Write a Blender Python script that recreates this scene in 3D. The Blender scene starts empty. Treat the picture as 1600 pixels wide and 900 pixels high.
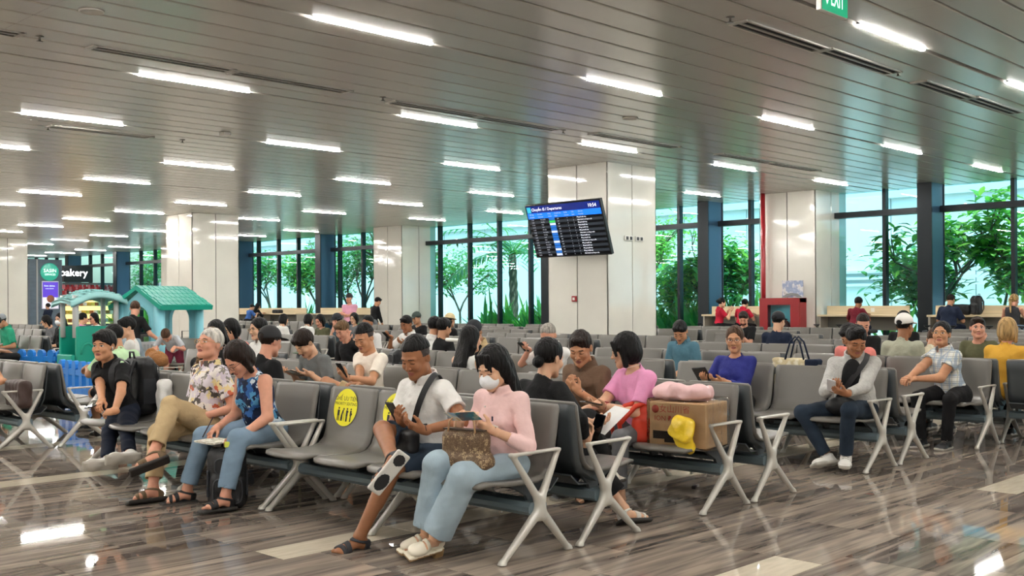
import bpy, bmesh, math, random, time
import numpy as np
from mathutils import Vector, Matrix
T0 = time.time()
random.seed(7)
C = bpy.context.scene.collection
R = math.radians
PI = math.pi
V3 = Vector

# ---------------------------------------------------------------- camera
HC = 1.45
YAW = .7966
cam_d = bpy.data.cameras.new('camera'); cam = bpy.data.objects.new('camera', cam_d); C.objects.link(cam)
cam_d.sensor_width = 36; cam_d.lens = 1675 / 1600 * 36; cam_d.shift_y = 25 / 1600
cam_d.clip_end = 300
cam.matrix_world = Matrix.Translation((0, 0, HC)) @ Matrix.Rotation(-YAW, 4, 'Z') @ Matrix.Rotation(PI / 2, 4, 'X') @ Matrix.Rotation(-.0066, 4, 'Z')
bpy.context.scene.camera = cam
vs = bpy.context.scene.view_settings
vs.view_transform = 'Standard'; vs.look = 'None'; vs.gamma = 1; vs.use_curve_mapping = False
vs.exposure = .38

# ---------------------------------------------------------------- world and sun
w = bpy.data.worlds.new('sky'); bpy.context.scene.world = w; w.use_nodes = True
nt = w.node_tree; nt.nodes.clear()
sky = nt.nodes.new('ShaderNodeTexSky'); sky.sky_type = 'NISHITA'; sky.sun_disc = False
sky.sun_elevation = R(58); sky.sun_rotation = R(250); sky.air_density = 1.2; sky.dust_density = 2.5; sky.ozone_density = 1
bg = nt.nodes.new('ShaderNodeBackground'); bg.inputs['Strength'].default_value = .33
wo = nt.nodes.new('ShaderNodeOutputWorld')
nt.links.new(sky.outputs[0], bg.inputs[0]); nt.links.new(bg.outputs[0], wo.inputs[0])
sd = bpy.data.lights.new('sun', 'SUN'); sd.energy = 4.6; sd.angle = R(.6); sd.color = (1, .96, .88)
so = bpy.data.objects.new('sun', sd); C.objects.link(so)
so.rotation_euler = Vector((-.2, -.55, .81)).to_track_quat('Z', 'Y').to_euler()
LAMP = 150.0     # radiance of the ceiling lamps

# ---------------------------------------------------------------- image helpers (photograph pixel -> a point on a real plane)
def ray(px, py):
    x, y = px - 800, py - 475
    c, s = math.cos(.0066), math.sin(.0066)
    x, y = x * c - y * s, x * s + y * c
    q = x / 1675
    return Vector((q * math.cos(YAW) + math.sin(YAW), -q * math.sin(YAW) + math.cos(YAW), -y / 1675))
def atX(px, py, X): r = ray(px, py); t = X / r.x; return Vector((X, t * r.y, HC + t * r.z))
def atY(px, py, Y): r = ray(px, py); t = Y / r.y; return Vector((t * r.x, Y, HC + t * r.z))
def atz(px, py, z): r = ray(px, py); t = (z - HC) / r.z; return Vector((t * r.x, t * r.y, z))
def atd(px, d): r = ray(px, 475); return Vector((r.x * d, r.y * d, 0))

# ---------------------------------------------------------------- materials
def srgb(h):
    if isinstance(h, str):
        h = h.lstrip('#'); c = [int(h[i:i + 2], 16) / 255 for i in (0, 2, 4)]
    else: c = list(h)
    return tuple(x / 12.92 if x <= .04045 else ((x + .055) / 1.055) ** 2.4 for x in c) + (1,)
MATS = {}
def mat(name, col='#808080', rough=.5, metal=0., spec=.5, bump=None, vary=None, emit=0, coat=0, alpha=1, sss=0, trans=0):
    if name in MATS: return MATS[name]
    m = bpy.data.materials.new(name); m.use_nodes = True; MATS[name] = m
    N = m.node_tree; b = N.nodes['Principled BSDF']
    c = srgb(col)
    b.inputs['Base Color'].default_value = c; b.inputs['Roughness'].default_value = rough
    b.inputs['Metallic'].default_value = metal; b.inputs['Specular IOR Level'].default_value = spec
    if coat: b.inputs['Coat Weight'].default_value = coat; b.inputs['Coat Roughness'].default_value = .05
    if alpha < 1: b.inputs['Alpha'].default_value = alpha
    if trans: b.inputs['Transmission Weight'].default_value = trans
    if sss:
        b.inputs['Subsurface Weight'].default_value = sss; b.inputs['Subsurface Radius'].default_value = (.012, .005, .003)
    if emit:
        b.inputs['Emission Color'].default_value = c; b.inputs['Emission Strength'].default_value = emit
    tc = None
    if bump or vary:
        tc = N.nodes.new('ShaderNodeTexCoord')
    if vary:
        sc, am = vary[:2]
        st = vary[2] if len(vary) > 2 else (1, 1, 1)
        mp = N.nodes.new('ShaderNodeMapping'); mp.inputs['Scale'].default_value = st
        n = N.nodes.new('ShaderNodeTexNoise'); n.inputs['Scale'].default_value = sc; n.inputs['Detail'].default_value = 4
        mr = N.nodes.new('ShaderNodeMapRange'); mr.inputs[1].default_value = .3; mr.inputs[2].default_value = .7
        mr.inputs[3].default_value = 1 - am; mr.inputs[4].default_value = 1 + am
        mx = N.nodes.new('ShaderNodeVectorMath'); mx.operation = 'SCALE'; mx.inputs[0].default_value = c[:3]
        N.links.new(tc.outputs['Object'], mp.inputs[0]); N.links.new(mp.outputs[0], n.inputs['Vector'])
        N.links.new(n.outputs[0], mr.inputs[0]); N.links.new(mr.outputs[0], mx.inputs[3]); N.links.new(mx.outputs[0], b.inputs['Base Color'])
    if bump:
        sc, am = bump[:2]
        st = bump[2] if len(bump) > 2 else (1, 1, 1)
        mp = N.nodes.new('ShaderNodeMapping'); mp.inputs['Scale'].default_value = st
        n = N.nodes.new('ShaderNodeTexNoise'); n.inputs['Scale'].default_value = sc; n.inputs['Detail'].default_value = 3
        bu = N.nodes.new('ShaderNodeBump'); bu.inputs['Strength'].default_value = am; bu.inputs['Distance'].default_value = .02
        N.links.new(tc.outputs['Object'], mp.inputs[0]); N.links.new(mp.outputs[0], n.inputs['Vector'])
        N.links.new(n.outputs[0], bu.inputs['Height']); N.links.new(bu.outputs[0], b.inputs['Normal'])
    return m
def cloth(name, col='#808080', rough=.85, am=.12): return mat(name, col, rough, spec=.25, bump=(14, .55), vary=(6, am))
def ramp_mat(name, cols, scale, kind='vor', rough=.8, stretch=(1, 1, 1), rand=1.):
    """cloth printed with a pattern of cells: cols = [(position, colour)...]"""
    if name in MATS: return MATS[name]
    m = mat(name, '#ffffff', rough, spec=.3); N = m.node_tree; b = N.nodes['Principled BSDF']
    tc = N.nodes.new('ShaderNodeTexCoord'); mp = N.nodes.new('ShaderNodeMapping'); mp.inputs['Scale'].default_value = stretch
    N.links.new(tc.outputs['Object'], mp.inputs[0])
    if kind == 'vor':
        t = N.nodes.new('ShaderNodeTexVoronoi'); t.inputs['Scale'].default_value = scale
        t.inputs['Randomness'].default_value = rand
        nz = N.nodes.new('ShaderNodeTexNoise'); nz.inputs['Scale'].default_value = scale * 1.4
        ad = N.nodes.new('ShaderNodeVectorMath'); ad.operation = 'MULTIPLY_ADD'; ad.inputs[1].default_value = (.08,) * 3
        N.links.new(mp.outputs[0], nz.inputs['Vector']); N.links.new(nz.outputs['Color'], ad.inputs[0]); N.links.new(mp.outputs[0], ad.inputs[2])
        N.links.new(ad.outputs[0], t.inputs['Vector'])
        sp = N.nodes.new('ShaderNodeSeparateColor'); N.links.new(t.outputs['Color'], sp.inputs[0]); src = sp.outputs[0]
    elif kind == 'dist':
        t = N.nodes.new('ShaderNodeTexVoronoi'); t.inputs['Scale'].default_value = scale; t.inputs['Randomness'].default_value = rand
        N.links.new(mp.outputs[0], t.inputs['Vector']); src = t.outputs['Distance']
    else:
        t = N.nodes.new('ShaderNodeTexNoise'); t.inputs['Scale'].default_value = scale; t.inputs['Detail'].default_value = 5
        N.links.new(mp.outputs[0], t.inputs['Vector']); src = t.outputs[0]
    cr = N.nodes.new('ShaderNodeValToRGB'); cr.color_ramp.interpolation = 'CONSTANT' if kind != 'noise' else 'LINEAR'
    el = cr.color_ramp.elements
    while len(el) < len(cols): el.new(.5)
    for e, (p, c) in zip(el, cols): e.position = p; e.color = srgb(c)
    N.links.new(src, cr.inputs[0]); N.links.new(cr.outputs[0], b.inputs['Base Color'])
    return m

# ---------------------------------------------------------------- object helpers
def tag(o, label=None, cat=None, group=None, kind=None):
    if label: o['label'] = label
    if cat: o['category'] = cat
    if group: o['group'] = group
    if kind: o['kind'] = kind
    return o
def link(name, me, parent=None):
    o = bpy.data.objects.new(name, me); C.objects.link(o)
    if parent is not None: o.parent = parent
    return o
def empty(name, loc=(0, 0, 0), rz=0):
    o = bpy.data.objects.new(name, None); C.objects.link(o); o.location = loc; o.rotation_euler = (0, 0, rz)
    o.empty_display_size = .2
    return o
KIDS = {}
def copy_tree(o, parent=None, kids=None):
    c = o.copy(); C.objects.link(c)
    if parent is not None: c.parent = parent
    for ch in list(o.children): copy_tree(ch, c)
    return c
class MB:
    """collects shapes into one mesh"""
    def __init__(s): s.v = []; s.f = []; s.m = []; s.mats = []; s.sm = []
    def mi(s, m):
        if m not in s.mats: s.mats.append(m)
        return s.mats.index(m)
    def add(s, vs, fs, m, smooth=False):
        n = len(s.v); s.v += [tuple(v) for v in vs]; k = s.mi(m)
        for f in fs: s.f.append(tuple(i + n for i in f)); s.m.append(k); s.sm.append(smooth)
        return s
    def box(s, c, h, m, M=None, bev=0):
        x, y, z = h
        if bev:
            b = bev; vs = []
            for sz in (-1, 1):
                zz = sz * z
                for (ix, iy, iz) in ((x - b, y - b, zz), ):
                    vs += [(-ix, -iy, zz), (ix, -iy, zz), (ix, iy, zz), (-ix, iy, zz)]
            z2 = z - b
            for zz in (-z2, z2):
                vs += [(-x + b, -y, zz), (x - b, -y, zz), (x, -y + b, zz), (x, y - b, zz), (x - b, y, zz), (-x + b, y, zz), (-x, y - b, zz), (-x, -y + b, zz)]
            fs = [(3, 2, 1, 0), (4, 5, 6, 7)]
            lo, hi = 8, 16
            for i in range(8): j = (i + 1) % 8; fs.append((lo + i, lo + j, hi + j, hi + i))
            for base, ring, fl in ((0, lo, 0), (4, hi, 1)):
                q = [(base, (0, 1)), (base + 1, (2, 3)), (base + 2, (4, 5)), (base + 3, (6, 7))]
                es = [((ring + 0, ring + 1), base, base + 1), ((ring + 2, ring + 3), base + 1, base + 2), ((ring + 4, ring + 5), base + 2, base + 3), ((ring + 6, ring + 7), base + 3, base)]
                for (a, b2), p, q2 in es: fs.append((a, b2, q2, p) if fl else (p, q2, b2, a))
                cs = [(ring + 1, ring + 2, base + 1), (ring + 3, ring + 4, base + 2), (ring + 5, ring + 6, base + 3), (ring + 7, ring + 0, base)]
                for a, b2, p in cs: fs.append((a, b2, p) if fl else (p, b2, a))
        else:
            vs = [(sx * x, sy * y, sz * z) for sz in (-1, 1) for sx, sy in ((-1, -1), (1, -1), (1, 1), (-1, 1))]
            fs = [(3, 2, 1, 0), (4, 5, 6, 7), (0, 1, 5, 4), (1, 2, 6, 5), (2, 3, 7, 6), (3, 0, 4, 7)]
        c = Vector(c)
        if M is not None: vs = [c + (M @ Vector(v)) for v in vs]
        else: vs = [c + Vector(v) for v in vs]
        return s.add(vs, fs, m)
    def tube(s, pts, rad, m, n=8, cap=True, closed=False):
        pts = [Vector(p) for p in pts]
        if not hasattr(rad, '__len__'): rad = [rad] * len(pts)
        vs = []; fs = []; prev = None
        for i, p in enumerate(pts):
            a = pts[max(i - 1, 0)] if not closed else pts[i - 1]
            b = pts[min(i + 1, len(pts) - 1)] if not closed else pts[(i + 1) % len(pts)]
            t = (b - a).normalized()
            if prev is None: u = t.orthogonal().normalized()
            else: u = (prev - t * prev.dot(t)); u = u.normalized() if u.length > 1e-5 else t.orthogonal().normalized()
            prev = u; w_ = t.cross(u)
            for k in range(n): q = 2 * PI * k / n; vs.append(p + (u * math.cos(q) + w_ * math.sin(q)) * rad[i])
        L = len(pts)
        for i in range(L if closed else L - 1):
            for k in range(n):
                a = i * n + k; b = i * n + (k + 1) % n; i2 = (i + 1) % L
                fs.append((a, b, i2 * n + (k + 1) % n, i2 * n + k))
        if cap and not closed: fs.append(tuple(range(n - 1, -1, -1))); fs.append(tuple((L - 1) * n + k for k in range(n)))
        return s.add(vs, fs, m, True)
    def lathe(s, c, prof, m, n=16, M=None):
        vs = []; fs = []
        for r, z in prof:
            for k in range(n): q = 2 * PI * k / n; vs.append(Vector((r * math.cos(q), r * math.sin(q), z)))
        for i in range(len(prof) - 1):
            for k in range(n): fs.append((i * n + k, i * n + (k + 1) % n, (i + 1) * n + (k + 1) % n, (i + 1) * n + k))
        fs.append(tuple(range(n - 1, -1, -1))); fs.append(tuple((len(prof) - 1) * n + k for k in range(n)))
        c = Vector(c); vs = [c + (M @ v if M is not None else v) for v in vs]
        return s.add(vs, fs, m, True)
    def poly(s, pts, m): return s.add(pts, [tuple(range(len(pts)))], m)
    def prism(s, poly, d, m, ax=0):
        """extrude polygon (a,b) pairs by d (two values) along axis ax"""
        n = len(poly)
        def P(a, b, c): return (c, a, b) if ax == 0 else ((a, c, b) if ax == 1 else (a, b, c))
        vs = [P(a, b, d[0]) for a, b in poly] + [P(a, b, d[1]) for a, b in poly]
        fs = [tuple(range(n - 1, -1, -1)), tuple(range(n, 2 * n))] + [(i, (i + 1) % n, n + (i + 1) % n, n + i) for i in range(n)]
        return s.add(vs, fs, m)
    def mesh(s, name):
        me = bpy.data.meshes.new(name); me.from_pydata(s.v, [], s.f)
        for m in s.mats: me.materials.append(m)
        me.polygons.foreach_set('material_index', s.m); me.polygons.foreach_set('use_smooth', s.sm)
        me.update(); return me
    def build(s, name, parent=None): return link(name, s.mesh(name), parent)
def text_mesh(body, size, extrude=0, align='CENTER', width=1.):
    cu = bpy.data.curves.new('t', 'FONT'); cu.body = body; cu.size = size; cu.align_x = align; cu.align_y = 'CENTER'
    cu.extrude = extrude; cu.resolution_u = 2; cu.space_character = width
    o = bpy.data.objects.new('t', cu); C.objects.link(o)
    dg = bpy.context.evaluated_depsgraph_get()
    me = bpy.data.meshes.new_from_object(o.evaluated_get(dg)); bpy.data.objects.remove(o); bpy.data.curves.remove(cu)
    vs = [v.co.copy() for v in me.vertices]; fs = [tuple(p.vertices) for p in me.polygons]; bpy.data.meshes.remove(me)
    return vs, fs
def add_text(mb, body, size, m, M, width=1., align='CENTER', sx=1.):
    vs, fs = text_mesh(body, size, 0, align, width)
    mb.add([M @ Vector((v.x * sx, v.y, v.z)) for v in vs], fs, m)

# ---------------------------------------------------------------- signed distance modelling (smooth continuous bodies)
A32 = lambda v: np.array(v, dtype=np.float32)
def cone(a, b, ra, rb=None, flat=False, flata=False):
    a = A32(a); b = A32(b); rb = ra if rb is None else rb
    ba = b - a; L2 = float(ba @ ba) + 1e-12; L = math.sqrt(L2); u = ba / L
    def f(P):
        pa = P - a; h = (pa @ ba) / L2
        t = np.clip(h, 0, 1)
        d = np.sqrt(((pa - t[..., None] * ba) ** 2).sum(-1)) - (ra + (rb - ra) * t)
        if flat or flata:
            # flat ended: distance to the axis line instead of the end point
            hh = h
            rad = pa - h[..., None] * ba
            dl = np.sqrt((rad ** 2).sum(-1)) - (ra + (rb - ra) * np.clip(h, 0, 1))
            if flat: d = np.where(h > .5, np.maximum(dl, (h - 1) * L), d)
            if flata: d = np.where(h <= .5, np.maximum(dl, -h * L), d)
        return d
    return f
def ell(c, r, M=None):
    c = A32(c); r = A32(r); M = None if M is None else A32(M)
    def f(P):
        q = P - c
        if M is not None: q = q @ M
        k0 = np.sqrt(((q / r) ** 2).sum(-1)); k1 = np.sqrt(((q / (r * r)) ** 2).sum(-1)) + 1e-9
        return k0 * (k0 - 1) / k1
    return f
def rbox(c, h, r=.01, M=None):
    c = A32(c); h = A32(h) - r; M = None if M is None else A32(M)
    def f(P):
        q = P - c
        if M is not None: q = q @ M
        q = np.abs(q) - h
        return np.sqrt((np.maximum(q, 0) ** 2).sum(-1)) + np.minimum(q.max(-1), 0) - r
    return f
def half(p, n):
    p = A32(p); n = A32(n); n = n / np.linalg.norm(n)
    return lambda P: (P - p) @ n
def group(items, infl=0, cut=()):
    def f(P):
        d = None
        for g, k in items:
            e = g(P)
            d = e if d is None else smin(d, e, k)
        d = d - infl
        for c in cut: d = np.maximum(d, c(P))
        return d
    return f
def smin(d, e, k):
    if k <= 0: return np.minimum(d, e)
    h = np.clip(.5 + .5 * (e - d) / k, 0, 1)
    return e * (1 - h) + d * h - k * h * (1 - h)
class SDF:
    def __init__(s): s.p = []
    def u(s, f, k=.02): s.p.append((f, 0, k)); return s
    def sub(s, f, k=.008): s.p.append((f, 1, k)); return s
    def cut(s, f, k=.004): s.p.append((f, 2, k)); return s
    def noise(s, amp, freq, seed=0, st=(1, 1, 1)):
        rs = np.random.RandomState(seed); K = rs.randn(5, 3).astype(np.float32) * freq * A32(st); ph = rs.rand(5).astype(np.float32) * 6.3
        s.p.append((lambda P: amp * sum(np.sin(P @ K[i] + ph[i] + 1.3 * np.sin(P @ K[(i + 1) % 5])) for i in range(5)) / 2.2, 3, 0)); return s
    def ev(s, P, D=None, Rr=None):
        d = np.full(P.shape[:-1], 9., dtype=np.float32)
        for f, op, k in s.p:
            if D is not None:
                e0 = f(D)
                if op == 0 or op == 1: m = e0 < Rr * 2.3 + k
                elif op == 2: m = e0 > -(Rr * 2.3 + k)
                else: m = np.ones(len(D), bool)
                if not m.any(): continue
                e = f(P[m]); dd = d[m]
            else: e = f(P); dd = d; m = slice(None)
            if op == 0: r = smin(dd, e, k)
            elif op == 1: r = -smin(-dd, e, k)
            elif op == 2: r = -smin(-dd, -e, k)
            else: r = dd + e
            d[m] = r
        return d
    def mesh(s, lo, hi, h, slack=1.25):
        lo = A32(lo) - 2 * h; hi = A32(hi) + 2 * h; n = 8; Lb = n * h
        nb = np.ceil((hi - lo) / Lb).astype(int); 
        g = np.stack(np.meshgrid(*[np.arange(k) for k in nb], indexing='ij'), -1).reshape(-1, 3)
        cen = lo + (g + .5).astype(np.float32) * Lb; Rr = Lb * .87
        D = s.ev(cen); act = np.abs(D) < Rr * slack + .012
        g = g[act]; cen = cen[act]
        o = np.stack(np.meshgrid(*[np.arange(n + 1)] * 3, indexing='ij'), -1).reshape(-1, 3)
        B = len(g)
        if B == 0: return np.zeros((0, 3)), np.zeros((0, 4), int)
        P = (lo + (g[:, None, :] * n + o[None]).astype(np.float32) * h)
        V = s.ev(P, cen, Rr).reshape(B, n + 1, n + 1, n + 1)
        offs = [(i, j, k) for i in (0, 1) for j in (0, 1) for k in (0, 1)]
        cor = np.stack([V[:, i:n + i, j:n + j, k:n + k] for i, j, k in offs], -1)
        neg = cor < 0; ac = neg.any(-1) & ~neg.all(-1)
        bi, x, y, z = np.nonzero(ac); cv = cor[bi, x, y, z]
        gc = g[bi] * n + np.stack([x, y, z], -1)
        acc = np.zeros((len(bi), 3), np.float32); cnt = np.zeros(len(bi), np.float32); oa = np.array(offs, dtype=np.float32)
        for a in range(8):
            for b in range(a + 1, 8):
                if np.abs(oa[a] - oa[b]).sum() != 1: continue
                cr = (cv[:, a] < 0) != (cv[:, b] < 0)
                t = np.where(cr, cv[:, a] / (cv[:, a] - cv[:, b] + 1e-20), 0)
                acc += np.where(cr[:, None], oa[a] + t[:, None] * (oa[b] - oa[a]), 0); cnt += cr
        vert = lo + (gc + acc / cnt[:, None]) * h
        N = np.array(nb) * n + 2
        key = lambda q: (q[:, 0].astype(np.int64) * N[1] + q[:, 1]) * N[2] + q[:, 2]
        ks = key(gc); od = np.argsort(ks); kss = ks[od]
        def look(q):
            k = key(q); i = np.searchsorted(kss, k); i = np.clip(i, 0, len(kss) - 1)
            return np.where(kss[i] == k, od[i], -1)
        quads = []
        E = [(1, 0, 0), (0, 1, 0), (0, 0, 1)]
        for ax in range(3):
            e = E[ax]
            a = V[:, :n, :n, :n]; b = V[:, e[0]:n + e[0], e[1]:n + e[1], e[2]:n + e[2]]
            sc = (a < 0) != (b < 0)
            bi, x, y, z = np.nonzero(sc); q = g[bi] * n + np.stack([x, y, z], -1)
            s0 = a[bi, x, y, z] < 0
            d1 = np.array(E[(ax + 1) % 3]); d2 = np.array(E[(ax + 2) % 3])
            ii = [look(q), look(q - d1), look(q - d1 - d2), look(q - d2)]
            Q = np.stack(ii, -1); Q = np.where(s0[:, None], Q, Q[:, ::-1]); quads.append(Q[(Q >= 0).all(1)])
        return vert, np.concatenate(quads)
def np_mesh(name, parts, mats):
    """parts: list of (verts, quads, matindex array)"""
    vs = []; qs = []; ms = []; n = 0
    for v, q, m in parts:
        vs.append(v); qs.append(q + n); ms.append(np.broadcast_to(m, (len(q),))); n += len(v)
    v = np.concatenate(vs).astype(np.float32); q = np.concatenate(qs).astype(np.int32); m = np.concatenate(ms).astype(np.int32)
    me = bpy.data.meshes.new(name); me.vertices.add(len(v)); me.vertices.foreach_set('co', v.ravel())
    me.loops.add(len(q) * 4); me.loops.foreach_set('vertex_index', q.ravel())
    me.polygons.add(len(q)); me.polygons.foreach_set('loop_start', np.arange(len(q), dtype=np.int32) * 4)
    try: me.polygons.foreach_set('loop_total', np.full(len(q), 4, dtype=np.int32))
    except Exception: pass
    for mm in mats: me.materials.append(mm)
    me.polygons.foreach_set('material_index', m); me.polygons.foreach_set('use_smooth', np.ones(len(q), bool))
    me.update(calc_edges=True); return me
def sdf_obj(name, S, lo, hi, h, m, parent=None, paint=None, mats=None):
    v, q = S.mesh(lo, hi, h)
    if len(q) == 0: print('EMPTY', name); return None
    mi = 0
    if paint:
        c = v[q].mean(1); mi = np.zeros(len(q), int)
        for f, k in paint: mi[f(c) < 0] = k
    return link(name, np_mesh(name, [(v, q, mi)], mats or [m]), parent)

# ---------------------------------------------------------------- people
V3 = Vector
def ik(a, b, L1, L2, pole):
    d = b - a; L = max(d.length, 1e-4)
    if L > (L1 + L2) * .997: b = a + d * ((L1 + L2) * .997 / L); d = b - a; L = d.length
    x = (L1 * L1 - L2 * L2 + L * L) / (2 * L); hh = math.sqrt(max(L1 * L1 - x * x, 0)); n = d / L
    p = V3(pole); p = p - n * p.dot(n); p = p.normalized() if p.length > 1e-4 else n.orthogonal()
    return a + n * x + p * hh, b
def localf(f, c, M, s=1.):
    c = A32(c); M = A32(M)
    return lambda P: f(((P - c) @ M) / s) * s
def axes(x, y, z): return np.array([[x[i], y[i], z[i]] for i in range(3)], dtype=np.float32)
def skin(tone):
    cols = {'tan': '#b98868', 'light': '#d9ab8c', 'brown': '#9c6a4a', 'pink': '#d49a80', 'pale': '#e0b9a0', 'warm': '#c48f6c'}
    return mat('skin_' + tone, cols[tone], .48, spec=.35, sss=.08, vary=(30, .05))
HAIRC = {'black': '#0d0b0c', 'darkbrown': '#21150f', 'brown': '#4a3323', 'blonde': '#b08f5e', 'grey': '#9a948c', 'white': '#c9c4bb', 'brownblonde': '#6b5238'}
def hairmat(c): return mat('hair_' + c, HAIRC[c], .5, spec=.22, vary=(45, .5, (1, 1, .15)), bump=(55, 1.0, (1, 1, .12)))
def head_sdf(fem, old, open_mouth=False):
    S = SDF()
    S.u(ell((0, -.012, .035), (.0745, .092, .084)), .0)
    S.u(ell((0, .022, -.022), (.06 if fem else .063, .066, .088)), .03)
    jw = .036 if fem else .046
    S.u(cone((-jw, .015, -.068), (-.012, .066, -.094), .022, .018), .03); S.u(cone((jw, .015, -.068), (.012, .066, -.094), .022, .018), .03)
    S.u(ell((0, .07, -.098), (.018, .014, .013)), .02)
    for q in (-1, 1):
        S.u(ell((q * .041, .064, -.028), (.022, .02, .022)), .02)          # cheek
        S.u(cone((q * .012, .083, .024), (q * .045, .068, .022), .008, .007), .014)
        S.sub(ell((q * .031, .094, .004), (.018, .014, .0105)), .012)
        S.u(ell((q * .031, .0735, .004), (.0145, .0125, .0105)), .003)      # eye under its lid
    S.u(cone((0, .083, .008), (0, .101, -.026), .0065, .0095), .012)
    S.u(ell((0, .106, -.031), (.010, .0095, .009)), .008)
    for q in (-1, 1): S.u(ell((q * .0125, .094, -.034), (.0075, .009, .0075)), .006)
    S.u(ell((0, .081, -.059), (.024, .013, .008)), .008); S.u(ell((0, .08, -.07), (.02, .012, .007)), .006)
    S.sub(ell((0, .096, -.0645), (.023, .01, .0016)), .003)
    for q in (-1, 1):
        Me = Matrix.Rotation(q * .35, 3, 'Z')
        S.u(ell((q * .076, -.012, -.004), (.007, .018, .031), np.array(Me)), .008)
        S.sub(ell((q * .084, -.006, .0), (.006, .009, .016), np.array(Me)), .004)
    return S
def hair_sdf(st, P_=None):
    S = SDF()
    if st in ('short', 'crop', 'fade', 'old', 'sidepart', 'bowl', 'quiff', 'mop'):
        g = {'short': (.084, .101, .093), 'crop': (.081, .098, .09), 'fade': (.0795, .097, .094), 'old': (.0805, .097, .088), 'sidepart': (.084, .1, .094), 'bowl': (.089, .105, .095), 'quiff': (.083, .1, .093), 'mop': (.094, .108, .105)}[st]
        S.u(ell((0, -.016, .042 if st != 'fade' else .046), g), 0)
        S.cut(half((0, 0, {'old': .028, 'fade': .052, 'crop': .0, 'bowl': -.012, 'mop': -.008}.get(st, .0)), (0, .55 if st != 'fade' else .25, -1)), .006)
        S.sub(ell((0, .125, .0 if st != 'old' else .03), (.074, .07, .066 if st in ('bowl', 'mop') else .082)), .006)
        for q in (-1, 1): S.sub(ell((q * .09, -.005, -.012), (.03, .026, .034)), .004)
        if st in ('short', 'mop', 'bowl'): S.u(ell((.01, .06, .092), (.058, .03, .02)), .015); S.u(cone((-.05, .062, .078), (.04, .078, .07), .012, .009), .012)
        if st == 'quiff': S.u(ell((0, .05, .12), (.055, .04, .022)), .015)
        if st == 'sidepart': S.u(ell((-.012, .06, .1), (.058, .035, .02)), .015)
    else:
        S.u(ell((0, -.02, .04), (.0865, .102, .096)), 0)
        if st in ('long', 'longbangs', 'bob', 'ponylow', 'wavy', 'straightback'):
            S.u(ell((0, -.035, -.02), (.09, .088, .1)), .02)
        S.cut(half((0, -.02, {'bob': -.125, 'wavy': -.13, 'bun': -.035, 'knot': -.035, 'braid': -.05, 'pony': -.04}.get(st, -.14)), (0, .25, -1)), .006)
        bang = st == 'longbangs'
        S.sub(ell((0, .105, -.02 if bang else -.008), (.06, .075, .088)), .008)
        S.sub(rbox((0, .08, -.14), (.055, .08, .1), .02), .01)
        if st in ('bun', 'knot', 'braid', 'pony'):
            for q in (-1, 1): S.sub(ell((q * .09, .0, -.02), (.03, .035, .04)), .006)
        if st == 'bun': S.u(ell((0, -.125, .02), (.04, .036, .04)), .01)
        if st == 'knot': S.u(ell((0, -.1, -.045), (.04, .036, .038)), .012)
        if st == 'bob' or st == 'wavy':
            for q in (-1, 1): S.u(cone((q * .07, .0, .02), (q * .072, .012, -.105), .028, .02), .015)
        if st in ('longbangs',):
            for i in range(7): x = -.045 + .015 * i; S.u(cone((x, .058, .1), (x * 1.12, .0775, .034 - .01 * max(0, abs(i - 3) - 1)), .0105, .0055), .007)
        if st == 'bob' : S.u(cone((-.05, .07, .075), (-.07, .06, -.02), .014, .01), .012)
    return S
def foot_parts():
    L = [(ell((0, -.03, .032), (.031, .038, .034)), 0), (cone((0, -.012, .08), (0, -.005, .05), .034, .034), .02), (cone((0, .0, .055), (0, .11, .026), .033, .027), .02), (ell((0, .105, .022), (.043, .05, .02)), .02)]
    T = []
    for i in range(5):
        x = -.033 + .0165 * i; y = .158 - .006 * i - (.004 if i > 2 else 0); r = .0125 if i == 0 else .0085
        T.append((cone((x, .12, .017), (x, y, .012), r, r * .9), .004))
    return L, T
def hand_prims(W, d, n, curl, left, rs=1., s=1., spread=0., curls=None):
    """palm, four unequal jointed fingers and a thumb from the side of the palm"""
    d = V3(d).normalized(); n = V3(n); n = (n - d * n.dot(d)).normalized(); a = d.cross(n) * (-1 if left else 1)   # a = thumb side
    M = axes(a, d, n); out = [(rbox(W + d * .052 * s, (.037 * s, .044 * s, .0125 * s), .012 * s, M), .012), (cone(W - d * .02, W + d * .03 * s, .026 * s, .028 * s), .02)]
    L = [.068, .076, .071, .056]
    for i in range(4):
        off = (.0285 - .019 * i) * s; p = W + d * (.09 - (.006 if i in (0, 3) else 0)) * s + a * off
        c = curls[i] if curls else curl + .05 * i
        q = d + a * spread * (.25 - .17 * i); r = .0092 * s * rs * (.88 if i == 3 else 1); ang = 0; last = p - d * .015 * s
        for seg, (fr, k) in enumerate(((.45, 52), (.3, 62), (.25, 40))):
            ang += R(k) * c; dr = (q.normalized() * math.cos(ang) + n * math.sin(ang)); e = p + dr * L[i] * fr * s
            out.append((cone(last if seg == 0 else p, e, r * (1 - .07 * seg), r * (.93 - .07 * seg)), .004)); p = e
    p = W + d * .022 * s + a * .028 * s + n * .006; dr = (d * .62 + a * (.72 - .5 * curl) + n * (.15 + .55 * curl)).normalized()
    e = p + dr * .042 * s; out.append((cone(p, e, .0145 * s * rs, .0115 * s * rs), .012))
    dr2 = (d * .9 + a * (.15 - .5 * curl) + n * (.2 + .6 * curl)).normalized(); e2 = e + dr2 * .034 * s
    out.append((cone(e, e2, .011 * s * rs, .0085 * s * rs), .005))
    return out
PEOPLE = []
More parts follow.
